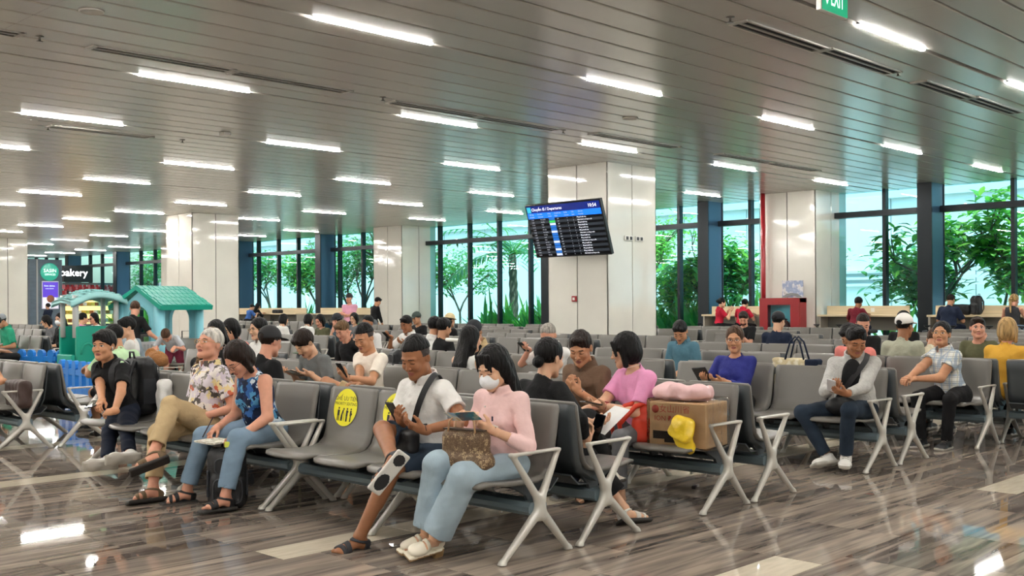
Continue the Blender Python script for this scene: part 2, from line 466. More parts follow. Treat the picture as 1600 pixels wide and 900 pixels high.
def person(label, loc, rz, lod=1, s=1., w=1., tone='tan', hair='short', hc='black', fem=False, old=False,
           pel=(0, .06, .52), lean=8, side=0, twist=0, hy=0, hp=12, hr=0, hf=(0, 0, 0),
           feet=((-.11, .47, .085), (.11, .47, .085)), kp=((-.15, .4, 1), (.15, .4, 1)), fd=((0, 1, 0), (0, 1, 0)),
           hands=None, ep=((-.5, -.4, -.8), (.5, -.4, -.8)), top='tee', tm=None, sl=.55, bottom=2., bm=None, flare=.0, shoe='sneaker', sm=None,
           sock=None, extras=None, eyes='down', neck=0., group_=None, cat='person', thick=1., brows=True, drape=0., collarm=None, name='person', lips='#9c5a50', hemz=None):
    root = empty(name, loc, rz); tag(root, label, cat)
    PEOPLE.append(root)
    sk = skin(tone); hs = 1.05 * (s ** .35)
    h_body, h_cloth, h_head, h_hair, h_hand = {2: (.0075, .0072, .0036, .0048, .0042), 1: (.013, .014, .0065, .008, .0075), 0: (.018, .02, .0105, .0125, .013)}[lod]
    pel = V3(pel)
    T = (Matrix.Rotation(R(twist), 3, 'Z') @ Matrix.Rotation(R(-lean), 3, 'X') @ Matrix.Rotation(R(side), 3, 'Y'))
    Tn = np.array(T)
    up = T @ V3((0, 0, 1)); nb = pel + up * .47 * s + V3((0, 0, 0))
    def TP(x, y, z): return pel + T @ V3((x * s, y * s, z * s))
    sh = [TP(-.162, 0, .405), TP(.162, 0, .405)]
    hip = [pel + V3((-.09 * s, .0, -.01)), pel + V3((.09 * s, .0, -.01))]
    HM = Matrix.Rotation(R(hy + twist * .5), 3, 'Z') @ Matrix.Rotation(R(-hp), 3, 'X') @ Matrix.Rotation(R(hr), 3, 'Y')
    piv = TP(0, .012 + neck, .535); hc_ = piv + HM @ V3((0, .02, .085 * hs)) + V3(hf); Hn = np.array(HM)
    thigh, shin, ua, fa = .43 * s, .42 * s, .285 * s, .25 * s
    kn = []; an = []
    for i in (0, 1): k, a_ = ik(hip[i], V3(feet[i]), thigh, shin, kp[i]); kn.append(k); an.append(a_)
    if hands is None: hands = (((-.1, .36, .62), (0, .9, -.3), (0, -.2, -1), .35), ((.1, .36, .62), (0, .9, -.3), (0, -.2, -1), .35))
    el = []; wr = []; hd = []
    for i in (0, 1):
        e, w_ = ik(sh[i], V3(hands[i][0]), ua, fa, T @ V3(ep[i])); el.append(e); wr.append(w_)
    root['wr0'] = list(wr[0]); root['wr1'] = list(wr[1])
    # ---- skin: one continuous body
    S = SDF()
    S.u(ell(TP(0, 0, .04), (.145 * s * w, .1 * s * w, .11 * s), Tn), 0); S.u(ell(TP(0, .01, .17), (.12 * s * w, .085 * s * w, .13 * s), Tn), .05)
    S.u(ell(TP(0, .0, .32), (.14 * s * w, .092 * s * w, .14 * s), Tn), .06); S.u(cone(sh[0], sh[1], .045 * s, .045 * s), .05)
    S.u(cone(TP(0, -.005, .42), piv + HM @ V3((0, .0, .02)), .056 * s * (1 if not fem else .86), .05 * s * (1 if not fem else .86)), .035)
    for i in (0, 1):
        S.u(cone(sh[i], el[i], .049 * s * min(thick, 1.06), .038 * s * thick), .03); S.u(cone(el[i], wr[i], .04 * s * thick, .025 * s), .015)
        S.u(cone(hip[i], kn[i], .078 * s * w, .053 * s), .03); S.u(cone(kn[i], an[i], .052 * s, .036 * s), .02)
        cm = kn[i] * .68 + an[i] * .32; bk = (hip[i] - kn[i]); ax = (an[i] - kn[i]).normalized(); bk = (bk - ax * bk.dot(ax)).normalized() if bk.length > 0 else V3((0, -1, 0))
        S.u(cone(cm - ax * .07 * s + bk * .014, cm + ax * .07 * s + bk * .01, .046 * s, .038 * s), .03)
    parts = []; lo = hi = None
    pts = [pel, nb, *sh, *el, *wr, *kn, *an, piv]; allp = np.array([list(p) for p in pts])
    lo = allp.min(0) - .16; hi = allp.max(0) + .16
    ffr = []
    foots = foot_parts()
    for i in (0, 1):
        f = V3(fd[i]).normalized(); shd = (kn[i] - an[i]).normalized(); upv = (shd - f * shd.dot(f))
        if upv.length < .3: upv = V3((0, 0, 1)) - f * f.z
        upv.normalize(); xa = f.cross(upv); org = an[i] - upv * .085 * s
        if i == 0: Mf = axes(-xa * -1, f, upv)
        Mf = axes(xa, f, upv); ffr.append((org, Mf, f, upv, xa))
    bare = shoe in ('sandal', 'maryjane', 'slipper', 'barefoot')
    H = head_sdf(fem, old)
    if lod == 0:
        for i in (0, 1):
            for f, k in hand_prims(wr[i], hands[i][1], hands[i][2], hands[i][3], i == 0, 1.25, s): S.u(f, k)
    if bare:
        for i in (0, 1):
            org, Mf = ffr[i][:2]
            mir = 1 if i == 1 else -1
            def ff(P, c=A32(org), M=Mf, mir=mir, g=group(foots[0] + foots[1])):
                q = ((P - c) @ M) / s; q = q * np.array([mir, 1, 1], dtype=np.float32); return g(q) * s
            if lod == 2:
                S.u(cone(an[i], an[i] - ffr[i][3] * .03, .035 * s, .033 * s), .02)
                S2 = SDF().u(ff, 0); v, q = S2.mesh(np.array(org) - .2, np.array(org) + .25, .0055); parts.append((v, q, 0))
            else: S.u(ff, .02)
    v, q = S.mesh(lo, hi, h_body); parts.insert(0, (v, q, 0))
    hl = localf(H.ev, hc_, Hn, hs); Sh = SDF().u(hl, 0); Sh.u(cone(TP(0, -.003, .46), hc_ + HM @ V3((0, -.02, -.05)), .0565 * s * (1 if not fem else .86), .05 * hs * (1.05 if not fem else .92)), .02)
    v, q = Sh.mesh(np.array(hc_) - .17, np.array(hc_) + .17, h_head)
    c = ((v[q].mean(1) - A32(hc_)) @ A32(Hn)) / hs; mi = np.zeros(len(q), int)
    front = c[:, 1] > .045
    def E(cx, cz, rx, rz, tilt=0.):
        X = c[:, 0] - cx; Z = c[:, 2] - cz - tilt * X * np.sign(cx if cx else 1); return front & ((X / rx) ** 2 + (Z / rz) ** 2 < 1)
    if lod >= 1 or True:
        mi[E(0, -.0645, .023, .011)] = 1
        for q_ in (-1, 1):
            if brows: mi[E(q_ * .031, .0245, .0175, .0038 if lod == 2 else .006, -.12)] = 2
            if eyes == 'down': mi[E(q_ * .031, -.0015, .0155, .0028 if lod == 2 else .0045, -.05)] = 2
            else:
                mi[E(q_ * .031, .004, .015, .0065)] = 3; mi[E(q_ * .031 + .003 * (1 if eyes == 'left' else -1 if eyes == 'right' else 0), .004, .0068, .0065)] = 2; mi[E(q_ * .031, .0098, .016, .0022)] = 2
            mi[E(q_ * .0115, -.0385, .0042, .0022)] = 2
    if hair in ('fade', 'old', 'crop'):
        sb = (c[:, 2] > .012) & (c[:, 1] < .02) & (c[:, 1] > -.12) & (np.abs(c[:, 0]) > .03); sb2 = (c[:, 2] > -.03) & (c[:, 1] < -.035)
        if hair != 'old' : mi[(sb | sb2) & (c[:, 1] < .03)] = 4
    parts.append((v, q, mi))
    if lod >= 1:
        for i in (0, 1):
            G = SDF()
            for f, k in hand_prims(wr[i], hands[i][1], hands[i][2], hands[i][3], i == 0, 1.0 if lod == 2 else 1.12, s, *(hands[i][4:])): G.u(f, k)
            G.u(cone(wr[i] + (el[i] - wr[i]).normalized() * .035, wr[i], .0275 * s, .0245 * s), .015)
            cc = np.array(wr[i] + V3(hands[i][1]).normalized() * .06)
            v, q = G.mesh(cc - .16, cc + .16, h_hand); parts.append((v, q, 0))
    hm = hairmat(hc)
    body = link('body', np_mesh('body', parts, [sk, mat('lips' + lips, lips, .4), mat('brow_' + hc if hc in ('black', 'darkbrown') else 'brow', '#1c1512' if hc in ('black', 'darkbrown') else '#5b4536', .6), mat('eye_white', '#dcd6d0', .25), mat('stubble_' + hc, '#3a302c' if hc in ('black', 'darkbrown') else '#8f8578', .7)]), root)
    # ---- hair
    if hair != 'bald':
        Hh = hair_sdf(hair)
        if lod == 2: Hh.noise(.0016, 75, 3, (1, 1, .3))
        G = SDF().u(localf(Hh.ev, hc_, Hn, hs), 0); hlo = np.array(hc_) - .2; hhi = np.array(hc_) + .2
        def HP(x, y, z): return hc_ + HM @ V3((x * hs, y * hs, z * hs))
        if hair in ('long', 'longbangs', 'straightback'):
            for q_ in (-1, 1):
                G.u(cone(HP(q_ * .07, -.02, .0), HP(q_ * .075, -.03, -.08), .024, .026), .02)
                G.u(cone(HP(q_ * .075, -.03, -.08), HP(q_ * .06, -.05, -.08) + T @ V3((0, -.03, -.17)), .026, .02), .02)
            b0 = HP(0, -.075, -.02); b1 = TP(0, -.115 * w, .36); b2 = TP(0, -.125 * w, .2 if hair != 'long' else .28)
            for x in (-.045, -.015, .015, .045): G.u(cone(b0 + HM @ V3((x, 0, 0)), b1 + V3((x * 1.2, 0, 0)), .035, .032), .02); G.u(cone(b1 + V3((x * 1.2, 0, 0)), b2 + V3((x * 1.3, 0, 0)), .032, .015), .02)
            hlo = hlo.copy(); hlo[2] -= .32; hlo -= .06; hhi = hhi + .06
        if hair == 'pony':
            G.u(cone(HP(0, -.105, .03), HP(0, -.15, -.02), .022, .032), .01); G.u(cone(HP(0, -.15, -.02), TP(.0, -.13, .33), .034, .014), .01); hlo = hlo - .15
        if hair == 'ponylow':
            G.u(cone(HP(0, -.085, -.08), TP(0, -.11, .38), .035, .03), .01); G.u(cone(TP(0, -.11, .38), TP(0, -.135, .2), .03, .015), .01); hlo = hlo - .2
        if hair == 'braid':
            p0 = HP(0, -.1, -.02); p1 = TP(.03, -.12, .36)
            for j in range(9): G.u(ell(p0.lerp(p1, j / 8) + V3((.008 * (-1) ** j, 0, 0)), (.024, .022, .02)), .004)
            hlo = hlo - .15
        sdf_obj('hair', G, hlo, hhi, h_hair, hm, root)
    # ---- top
    if tm is not None:
        t = SDF(); g = .012 + drape
        wx = w
        t.u(ell(TP(0, .0, .02), ((.152 + g) * s * wx, (.108 + g) * s * wx, (.12) * s), Tn), 0); t.u(ell(TP(0, .018, .15), ((.13 + g) * s * wx, (.096 + g) * s * wx, .14 * s), Tn), .06)
        t.u(ell(TP(0, .005, .32), ((.15 + g * .6) * s * wx, (.102 + g * .5) * s * wx, .14 * s), Tn), .06); t.u(cone(sh[0], sh[1], (.05 + g * .2) * s, (.05 + g * .2) * s), .05)
        t.u(cone(TP(0, -.01, .40), TP(0, -.004, .475), .085 * s, .062 * s), .03)
        if fem:
            for q_ in (-1, 1): t.u(ell(TP(q_ * .07, .085 * w, .27), (.062 * s, .05 * s, .06 * s), Tn), .03)
        arms = []
        for i in (0, 1):
            if sl <= 0: 
                continue
            f1 = min(sl, 1); e = sh[i].lerp(el[i], f1); r0 = (.061 if sl < 1 else .059) * s * min(thick, 1.06); 
            if sl < 1: t.u(cone(sh[i], e, r0, (.062 + drape) * s * thick, flat=True), .03); arms.append((e, (sh[i] - el[i]).normalized(), .05 * s * thick))
            else:
                t.u(cone(sh[i], el[i], r0, .055 * s * thick), .03); e = el[i].lerp(wr[i], sl - 1); t.u(cone(el[i], e, .055 * s * thick, (.042 - .006 * (sl - 1)) * s, flat=True), .012)
                arms.append((e, (el[i] - wr[i]).normalized(), .036 * s))
        if sl <= 0:
            for i, q_ in ((0, -1), (1, 1)): t.sub(cone(sh[i] + T @ V3((q_ * .045, 0, -.01)), sh[i] + T @ V3((q_ * .12, 0, -.02)), .068 * s, .09 * s), .01)
        t.noise(.0035 if lod else .003, 16 / s, hash_(label), (1, 1, 1)); 
        if lod == 2: t.noise(.0012, 45, hash_(label) + 5, (1, 1, .5))
        # neck opening
        t.sub(cone(TP(0, .012, .47), TP(0, .03, .62), .066 * s, .084 * s), .004)
        if top in ('shirt', 'polo', 'jacket'):
            col = [(cone(TP(0, -.012, .425), TP(0, .004, .51), .092 * s, .084 * s, flat=True), 0)]
            cg = group(col, 0, [lambda P, f=cone(TP(0, -.012, .40), TP(0, .01, .54), .08 * s, .069 * s): -f(P), half(TP(0, 0, .445), -up)])
            t.u(cg, .006)
            if top != 'polo' or True: t.sub(cone(TP(0, .085, .54), TP(0, .115, .39), .042 * s, .01 * s), .006)
        for e, d, rr in arms: t.sub(cone(e - d * .05, e + d * .012, rr * .86, rr * .82, flat=True), .002)
        for i in (0, 1):   # keep the cloth off lap
            pass
        if hemz is not None: t.cut(half((0, 0, hemz), (0, 0, -1)), .01)
        sdf_obj({'jacket': 'jacket', 'shirt': 'shirt', 'polo': 'polo_shirt', 'tank': 'sleeveless_top'}.get(top, 'tee_shirt'), t, lo - .03, hi + .03, h_cloth, tm, root)
    # ---- trousers
    if bm is not None:
        b = SDF(); b.u(ell(pel + V3((0, 0, .01)), (.168 * s * w, .122 * s * w, .115 * s), Tn), 0)
        for i in (0, 1):
            if bottom <= 1:
                e = hip[i].lerp(kn[i], bottom); b.u(cone(hip[i], e, .096 * s * w, .085 * s, flat=True), .04)
                d = (hip[i] - kn[i]).normalized(); b.sub(cone(e - d * .06, e + d * .02, .073 * s, .07 * s, flat=True), .003)
            else:
                b.u(cone(hip[i], kn[i], .094 * s * w, (.068 + .5 * flare) * s), .04); e = kn[i].lerp(an[i], bottom - 1)
                b.u(cone(kn[i], e, (.066 + .5 * flare) * s, (.052 + flare) * s, flat=True), .02)
                d = (kn[i] - an[i]).normalized(); b.sub(cone(e - d * .05, e + d * .03, (.039 + flare) * s, (.036 + flare) * s, flat=True), .002)
        b.noise(.0035, 15, hash_(label) + 2); 
        if lod == 2: b.noise(.0014, 40, 9)
        sdf_obj('trousers' if bottom > 1 else 'shorts', b, lo - .04, hi + .04, h_cloth, bm, root)
    # ---- shoes
    for i in (0, 1):
        org, Mf, f, upv, xa = ffr[i]; mir = 1 if i == 1 else -1
        sm_ = sm or mat('shoe_black', '#17171a', .5)
        def loc_(g, org=org, Mf=Mf, mir=mir):
            def F(P): q = ((P - A32(org)) @ Mf) / s * np.array([mir, 1, 1], dtype=np.float32); return g(q) * s
            return F
        hh = {2: .0048, 1: .008, 0: .014}[lod]
        if shoe == 'barefoot': continue
        K = SDF(); mats_ = [sm_]; paint = None
        if shoe == 'sneaker':
            g = group(foots[0] + [(ell((0, .13, .028), (.041, .045, .026)), .02)], .011, [half((0, 0, .098), (0, -.25, 1))])
            K.u(loc_(g), 0); K.u(loc_(rbox((0, .058, .014), (.047, .142, .016), .014)), .004)
            K.sub(loc_(cone((0, -.012, .085), (0, -.018, .15), .037, .04)), .004)
            sole = mat('shoe_sole_white', '#b9b5ab', .6); mats_ = [sm_, sole]; paint = [(loc_(half((0, 0, .026), (0, 0, 1))), 1)]
        elif shoe in ('sandal', 'slipper'):
            g0 = group(foots[0] + [(ell((0, .13, .02), (.043, .035, .018)), .01)], .006)
            K.u(loc_(rbox((0, .06, -.008), (.046, .142, .013), .012)), 0)
            cuts = [((0, .085, .04), (0, 1, -.1), .016), ((0, .125, .03), (.25, 1, 0), .012)] if shoe == 'sandal' else [((0, .1, .04), (0, 1, 0), .03)]
            for c0, n0, hw in cuts:
                n0 = V3(n0).normalized(); K.u(loc_(group([(g0, 0)], 0, [half(V3(c0) + n0 * hw, n0), half(V3(c0) - n0 * hw, -n0)])), 0)
            if shoe == 'sandal':
                K.u(loc_(group([(g0, 0)], .002, [half((0, .02, .078), (0, -.3, 1)), half((0, 0, .055), (0, .3, -1))])), 0)
                K.u(loc_(group([(g0, 0)], .001, [half((0, -.02, .0), (0, 1, 0)), half((0, 0, .055), (0, 0, 1))])), 0)
            mats_ = [sm_, mat('sandal_sole', '#2c2925', .7)]
            if extras and extras.get('sole'): mats_ = [sm_, extras['sole'], mat('tread_black', '#1c1c1e', .7)]
            paint = [(loc_(half((0, 0, .004), (0, 0, 1))), 1)]
            if len(mats_) > 2: paint += [(loc_(group([(g_, 0)], 0, [half((0, 0, -.0175), (0, 0, 1))])), 2) for g_ in (ell((0, .125, -.02), (.036, .055, .02)), ell((0, -.03, -.02), (.034, .036, .02)))]
        elif shoe == 'maryjane':
            g0 = group(foots[0] + [(ell((0, .13, .022), (.042, .042, .02)), .01)], .007)
            K.u(loc_(group([(g0, 0)], 0, [half((0, .07, .0), (0, -1, .25))])), 0)
            K.u(loc_(group([(g0, 0)], 0, [half((0, -.01, 0), (0, 1, 0)), half((0, 0, .055), (0, 0, 1))])), 0)
            K.u(loc_(group([(g0, 0)], .001, [half((0, .055, 0), (0, 1, -.3)), half((0, .032, 0), (0, -1, .3))])), 0)
            K.u(loc_(group([(g0, 0)], 0.001, [half((0, 0, .03), (0, 0, 1))])), 0)
            K.u(loc_(rbox((0, .075, -.01), (.044, .12, .014), .01)), 0); K.u(loc_(rbox((0, -.03, -.035), (.034, .034, .035), .008)), .004)
            mats_ = [sm_, mat('tan_shoe_sole', '#a4845a', .5)]; paint = [(loc_(half((0, 0, -.006), (0, 0, 1))), 1)]
        cc = np.array(org + f * .06 * s)
        if shoe == 'sneaker' and lod == 2:
            lm_ = mat('lace_grey', '#98948c', .8); lc = MB()
            for k_ in range(4):
                y_ = .045 + .019 * k_; z_ = .1 - .0125 * k_
                lc.tube([org + (xa * x_ + f * y_ + upv * (z_ - abs(x_) * .25)) * s for x_ in (-.026, 0, .026)], .003, lm_, 5)
            lc.build('laces', root)
        sdf_obj({'sneaker': 'sneaker', 'sandal': 'sandal', 'slipper': 'slipper', 'maryjane': 'strap_shoe'}[shoe], K, cc - .2, cc + .2, hh, sm_, root, paint, mats_)
    root['_hc'] = list(hc_)
    fr = dict(root=root, hc=hc_, HM=HM, hs=hs, TP=TP, T=T, wr=wr, el=el, kn=kn, an=an, sh=sh, pel=pel, lod=lod, lo=lo, hi=hi, ffr=ffr, s=s, w=w, up=up)
    del root['wr0']; del root['wr1']; del root['_hc']
    return fr
def hash_(t): return sum(ord(c) * (i + 1) for i, c in enumerate(t)) % 9973
def W(fr, p): return (Matrix.Translation(fr['root'].location) @ Matrix.Rotation(fr['root'].rotation_euler[2], 4, 'Z')) @ V3(p)
def hpt(fr, x, y, z): return fr['hc'] + fr['HM'] @ V3((x, y, z)) * fr['hs']
def cap(fr, col, brim=True, back=False, bucket=False, name='cap', logo=None):
    S = SDF(); q = -1 if back else 1
    if bucket:
        S.u(ell((0, -.014, .05), (.09, .107, .09)), 0); S.cut(half((0, 0, .035), (0, .1, -1)), .003); S.u(ell((0, -.01, .035), (.125, .14, .012)), .01)
    else:
        S.u(ell((0, -.014, .045), (.0885, .106, .096)), 0); S.cut(half((0, 0, .035), (0, .22 * q, -1)), .003)
        S.u(group([(ell((0, .095 * q, .045), (.072, .085, .011)), 0)], 0, [half((0, .06 * q, 0), (0, -q, 0))]), .004)
        if back: S.sub(ell((0, .095, .04), (.035, .04, .022)), .003)
    mats_ = [col]; paint = None
    if logo: mats_ = [col, mat('cap_logo_white', '#e8e8e8', .6)]; paint = [(localf(ell((0, .085, .085), (.022, .03, .008)), fr['hc'], np.array(fr['HM']), fr['hs']), 1)]
    if not back and not bucket: S.sub(ell((0, -.115, .03), (.034, .04, .024)), .003)
    G = SDF().u(localf(S.ev, fr['hc'], np.array(fr['HM']), fr['hs']), 0); c = np.array(fr['hc'])
    return sdf_obj(name, G, c - .23, c + .23, {2: .005, 1: .008, 0: .012}[fr['lod']], col, fr['root'], paint, mats_)
def glasses(fr, m=None, up=False, dark=False):
    m = m or mat('glasses_frame_black', '#15120f', .3); mb = MB(); dz = .075 if up else 0; dy = -.03 if up else 0
    for q in (-1, 1):
        pts = [hpt(fr, q * .032 + .0215 * math.cos(a), .102 + dy, .0 + dz + .016 * math.sin(a)) for a in [2 * PI * k / 14 for k in range(14)]]
        mb.tube(pts, .0017, m, 5, closed=True)
        mb.tube([hpt(fr, q * .053, .1 + dy, .006 + dz), hpt(fr, q * .077, .06 + dy, .008 + dz), hpt(fr, q * .082, -.005 + dy, .008 + dz)], .0016, m, 5)
        if dark: mb.poly(pts, mat('dark_lens', '#15110e', .1))
    mb.tube([hpt(fr, -.011, .104 + dy, .003 + dz), hpt(fr, .011, .104 + dy, .003 + dz)], .0017, m, 5)
    return mb.build('glasses', fr['root'])
def mask(fr):
    S = SDF().u(ell((0, .06, -.05), (.06, .058, .052)), 0); S.u(ell((0, .1, -.045), (.02, .024, .03)), .02); S.cut(half((0, .035, 0), (0, -1, -.1)), .003)
    G = SDF().u(localf(S.ev, fr['hc'], np.array(fr['HM']), fr['hs']), 0); c = np.array(fr['hc'])
    return sdf_obj('face_mask', G, c - .2, c + .2, {2: .0045, 1: .007, 0: .01}[fr['lod']], mat('mask_white', '#e9ebee', .8, bump=(60, .2)), fr['root'])
def phone(fr, hand, label, off=(0, .1, .02), d=(0, .6, .8), n=(0, -.8, .6), col='#101012', scr=None, size=(.037, .078, .0045)):
    """a phone held in the hand: a top-level thing placed at the hand"""
    rz = fr['root'].rotation_euler[2]; c = fr['wr'][hand] + V3(off); d = V3(d).normalized(); n = V3(n); n = (n - d * n.dot(d)).normalized(); a = d.cross(n)
    M = Matrix(((a.x, d.x, n.x), (a.y, d.y, n.y), (a.z, d.z, n.z)))
    mb = MB(); mb.box((0, 0, 0), size, mat('phone_' + col, col, .25), M, .003)
    o = mb.build('phone'); o.location = W(fr, c); o.rotation_euler = (0, 0, rz); tag(o, label, 'phone')
    sb = MB(); sb.box(n * size[2], (size[0] * .92, size[1] * .93, .0006), mat('phone_screen' + (scr or ''), scr or '#0a0b0e', .08, emit=.5 if scr else 0), M); sb.build('screen', o)
    return o
def strap(fr, pts, wd, m, name='strap', parent=None, n=14):
    """flat band through points (person local)"""
    pts = [V3(p) for p in pts]; mb = MB(); res = []
    for i in range(len(pts) - 1):
        p0 = pts[max(i - 1, 0)]; p1 = pts[i]; p2 = pts[i + 1]; p3 = pts[min(i + 2, len(pts) - 1)]
        for k in range(n): t = k / n; res.append(.5 * ((2 * p1) + (p2 - p0) * t + (2 * p0 - 5 * p1 + 4 * p2 - p3) * t * t + (3 * p1 - p0 - 3 * p2 + p3) * t ** 3))
    res.append(pts[-1]); vs = []; fs = []
    for i, p in enumerate(res):
        t = (res[min(i + 1, len(res) - 1)] - res[max(i - 1, 0)]).normalized(); out = (p - fr['TP'](0, 0, .28)); out = (out - t * out.dot(t)).normalized(); sd = t.cross(out)
        for a, b in ((-1, -1), (1, -1), (1, 1), (-1, 1)): vs.append(p + sd * wd * a + out * (.0025 * b))
    for i in range(len(res) - 1):
        for k in range(4): fs.append((i * 4 + k, i * 4 + (k + 1) % 4, (i + 1) * 4 + (k + 1) % 4, (i + 1) * 4 + k))
    mb.add(vs, fs, m); return mb.build(name, parent or fr['root'])

# ---------------------------------------------------------------- the hall
ZC = 4.35
def attr_mat_floor():
    m = mat('polished_streaked_stone', '#8b8178', .035, spec=.28); N = m.node_tree; b = N.nodes['Principled BSDF']
    g = N.nodes.new('ShaderNodeNewGeometry'); at = N.nodes.new('ShaderNodeAttribute'); at.attribute_name = 'tone'
    mu = N.nodes.new('ShaderNodeVectorMath'); mu.operation = 'MULTIPLY_ADD'; mu.inputs[1].default_value = (31, 17, 9)
    N.links.new(at.outputs['Vector'], mu.inputs[0]); N.links.new(g.outputs['Position'], mu.inputs[2])
    def noise(sc, st, det, dis):
        mp = N.nodes.new('ShaderNodeMapping'); mp.inputs['Scale'].default_value = st; mp.inputs['Rotation'].default_value = (0, 0, R(3))
        n = N.nodes.new('ShaderNodeTexNoise'); n.inputs['Scale'].default_value = sc; n.inputs['Detail'].default_value = det; n.inputs['Distortion'].default_value = dis
        N.links.new(mu.outputs[0], mp.inputs[0]); N.links.new(mp.outputs[0], n.inputs['Vector']); return n.outputs[0]
    a = noise(1.0, (.75, 9, 1), 6, .7); c = noise(1, (1.6, 26, 1), 4, .4)
    ad = N.nodes.new('ShaderNodeMath'); ad.operation = 'MULTIPLY_ADD'; ad.inputs[1].default_value = .45; N.links.new(c, ad.inputs[0]); N.links.new(a, ad.inputs[2])
    sp = N.nodes.new('ShaderNodeSeparateXYZ'); N.links.new(at.outputs['Vector'], sp.inputs[0])
    t2 = N.nodes.new('ShaderNodeMath'); t2.operation = 'MULTIPLY_ADD'; t2.inputs[1].default_value = .16; N.links.new(sp.outputs[0], t2.inputs[0]); N.links.new(ad.outputs[0], t2.inputs[2])
    cr = N.nodes.new('ShaderNodeValToRGB'); el = cr.color_ramp.elements
    for p, cc in ((.5, '#3b3330'), (.64, '#655a53'), (.76, '#7e746b'), (.87, '#96897d'), (.98, '#aa9c8d')):
        e = el.new(p) if p not in (.5, .98) else (el[0] if p == .5 else el[-1]); e.position = p; e.color = srgb(cc)
    N.links.new(t2.outputs[0], cr.inputs[0]); N.links.new(cr.outputs[0], b.inputs['Base Color'])
    return m
FL = attr_mat_floor()
CREAM = mat('cream_travertine', '#d8cdb8', .03, spec=.42, vary=(5, .1, (1, 5, 1)))
GROUT = mat('grout_dark', '#4b443f', .5)
f0 = MB(); f0.box((6.5, 27, -.06), (21, 42, .05), GROUT); floor = tag(f0.build('floor'), 'polished streaked brown-grey stone floor with cream bands', kind='structure')
rows = []; cream = []
y = 2.92 - 6.06 * 3
while y < 66:
    cream.append((y, y + .3)); cream.append((y + 2.3, y + 2.6))
    for k in range(3): rows.append((y + .3 + k * 2.0 / 3, y + .3 + (k + 1) * 2.0 / 3))
    for k in range(5): rows.append((y + 2.6 + k * 3.46 / 5, y + 2.6 + (k + 1) * 3.46 / 5))
    y += 6.06
def tile_into(mb, x0, x1, y0, y1, m, tones):
    j = .0018; z = 0; b = .0015; n = len(mb.f)
    mb.add([(x0 + j, y0 + j, -.012), (x1 - j, y0 + j, -.012), (x1 - j, y1 - j, -.012), (x0 + j, y1 - j, -.012), (x0 + j + b, y0 + j + b, z), (x1 - j - b, y0 + j + b, z), (x1 - j - b, y1 - j - b, z), (x0 + j + b, y1 - j - b, z)],
           [(4, 5, 6, 7), (0, 1, 5, 4), (1, 2, 6, 5), (2, 3, 7, 6), (3, 0, 4, 7)], m)
    tones += [random.random()] * 8
def set_tone(me, tones):
    a = me.attributes.new('tone', 'FLOAT_VECTOR', 'POINT'); rs = np.random.RandomState(len(tones)); v = np.repeat(np.array(tones)[:, None], 3, 1); v[:, 1] = (v[:, 0] * 7.7) % 1; v[:, 2] = (v[:, 0] * 3.3) % 1
    a.data.foreach_set('vector', v.astype(np.float32).ravel())
far = MB(); fart = []; ntile = 0
for ri, (y0, y1) in enumerate(rows + cream):
    isc = ri >= len(rows); m = CREAM if isc else FL; off = [0, .49, .25][ri % 3] * (0 if isc else 1)
    k0 = int((-14 - 3.46) / .985) - 1
    for k in range(k0, k0 + 44):
        x0 = 3.46 + .985 * k + off; x1 = x0 + .985
        if x0 < -14: continue
        if x1 > 26.6: break
        mm = m
        if isc:
            if abs(y0 - 2.92) < .01 and (x0 > 5.3 and x0 < 8.3): mm = FL
            if abs(y0 - 5.22) < .01 and x0 < 3.4: mm = FL
        if -.5 < x0 < 9.9 and 1.2 < y0 < 11.9 and x0 * .715 + y0 * .699 > 3 and ntile < 298:
            t = []; mb = MB(); tile_into(mb, x0, x1, y0, y1, mm, t); me = mb.mesh('tile'); set_tone(me, t); link('tile', me, floor); ntile += 1
        else: tile_into(far, x0, x1, y0, y1, mm, fart)
me = far.mesh('tiling'); set_tone(me, fart); tag(link('tiling', me, floor), kind='stuff')

# ceiling: long metal slats with dark gaps, strip lamps in the gaps
SLAT = mat('ceiling_metal', '#d2cfc8', .22, metal=.18, spec=.5, bump=(1.3, .035, (.5, 3, 1)))
DARK = mat('ceiling_void', '#1a1a1b', .8)
c0 = MB(); c0.box((6.5, 27, ZC + .3), (21, 42, .1), DARK); ceil = tag(c0.build('ceiling'), 'grey metal slat ceiling with dark gaps', kind='structure')
P = 3.729 / 8; k = -46
sm_ = {}
def slat_mesh(wide):
    mb = MB(); g0, g1 = wide; h0 = P / 2 - g0; h1 = P / 2 - g1
    prof = [(-h0, ZC + .05), (-h0, ZC + .008), (-h0 + .012, ZC), (h1 - .012, ZC), (h1, ZC + .008), (h1, ZC + .05)]
    X0, X1 = -14, 26.9
    vs = []; 
    cuts = [-14, -7.9, -1.8, 4.3, 10.4, 16.5, 22.6, 26.9]
    for a, b in zip(cuts[:-1], cuts[1:]):
        vs = [(a + .001, y_, z_) for y_, z_ in prof] + [(b - .001, y_, z_) for y_, z_ in prof]
        mb.add(vs, [(i, i + 1, 7 + i, 6 + i) for i in range(5)], SLAT)
    return mb.mesh('slat')
while k < 118:
    yc = 8.966 + P * (k + .5); a = .034 if k % 8 == 0 else .013; b_ = .034 if (k + 1) % 8 == 0 else .013
    if (a, b_) not in sm_: sm_[(a, b_)] = slat_mesh((a, b_))
    o = link('slat', sm_[(a, b_)], ceil); o.location = (0, yc, 0); k += 1
LAMPM = mat('lamp_diffuser', '#fffcf6', .5, emit=LAMP); HOUS = mat('lamp_housing', '#26272a', .6)
ll = MB(); ll.box((.79, 0, ZC + .03), (.79, .03, .02), HOUS); lm = ll.mesh('housing')
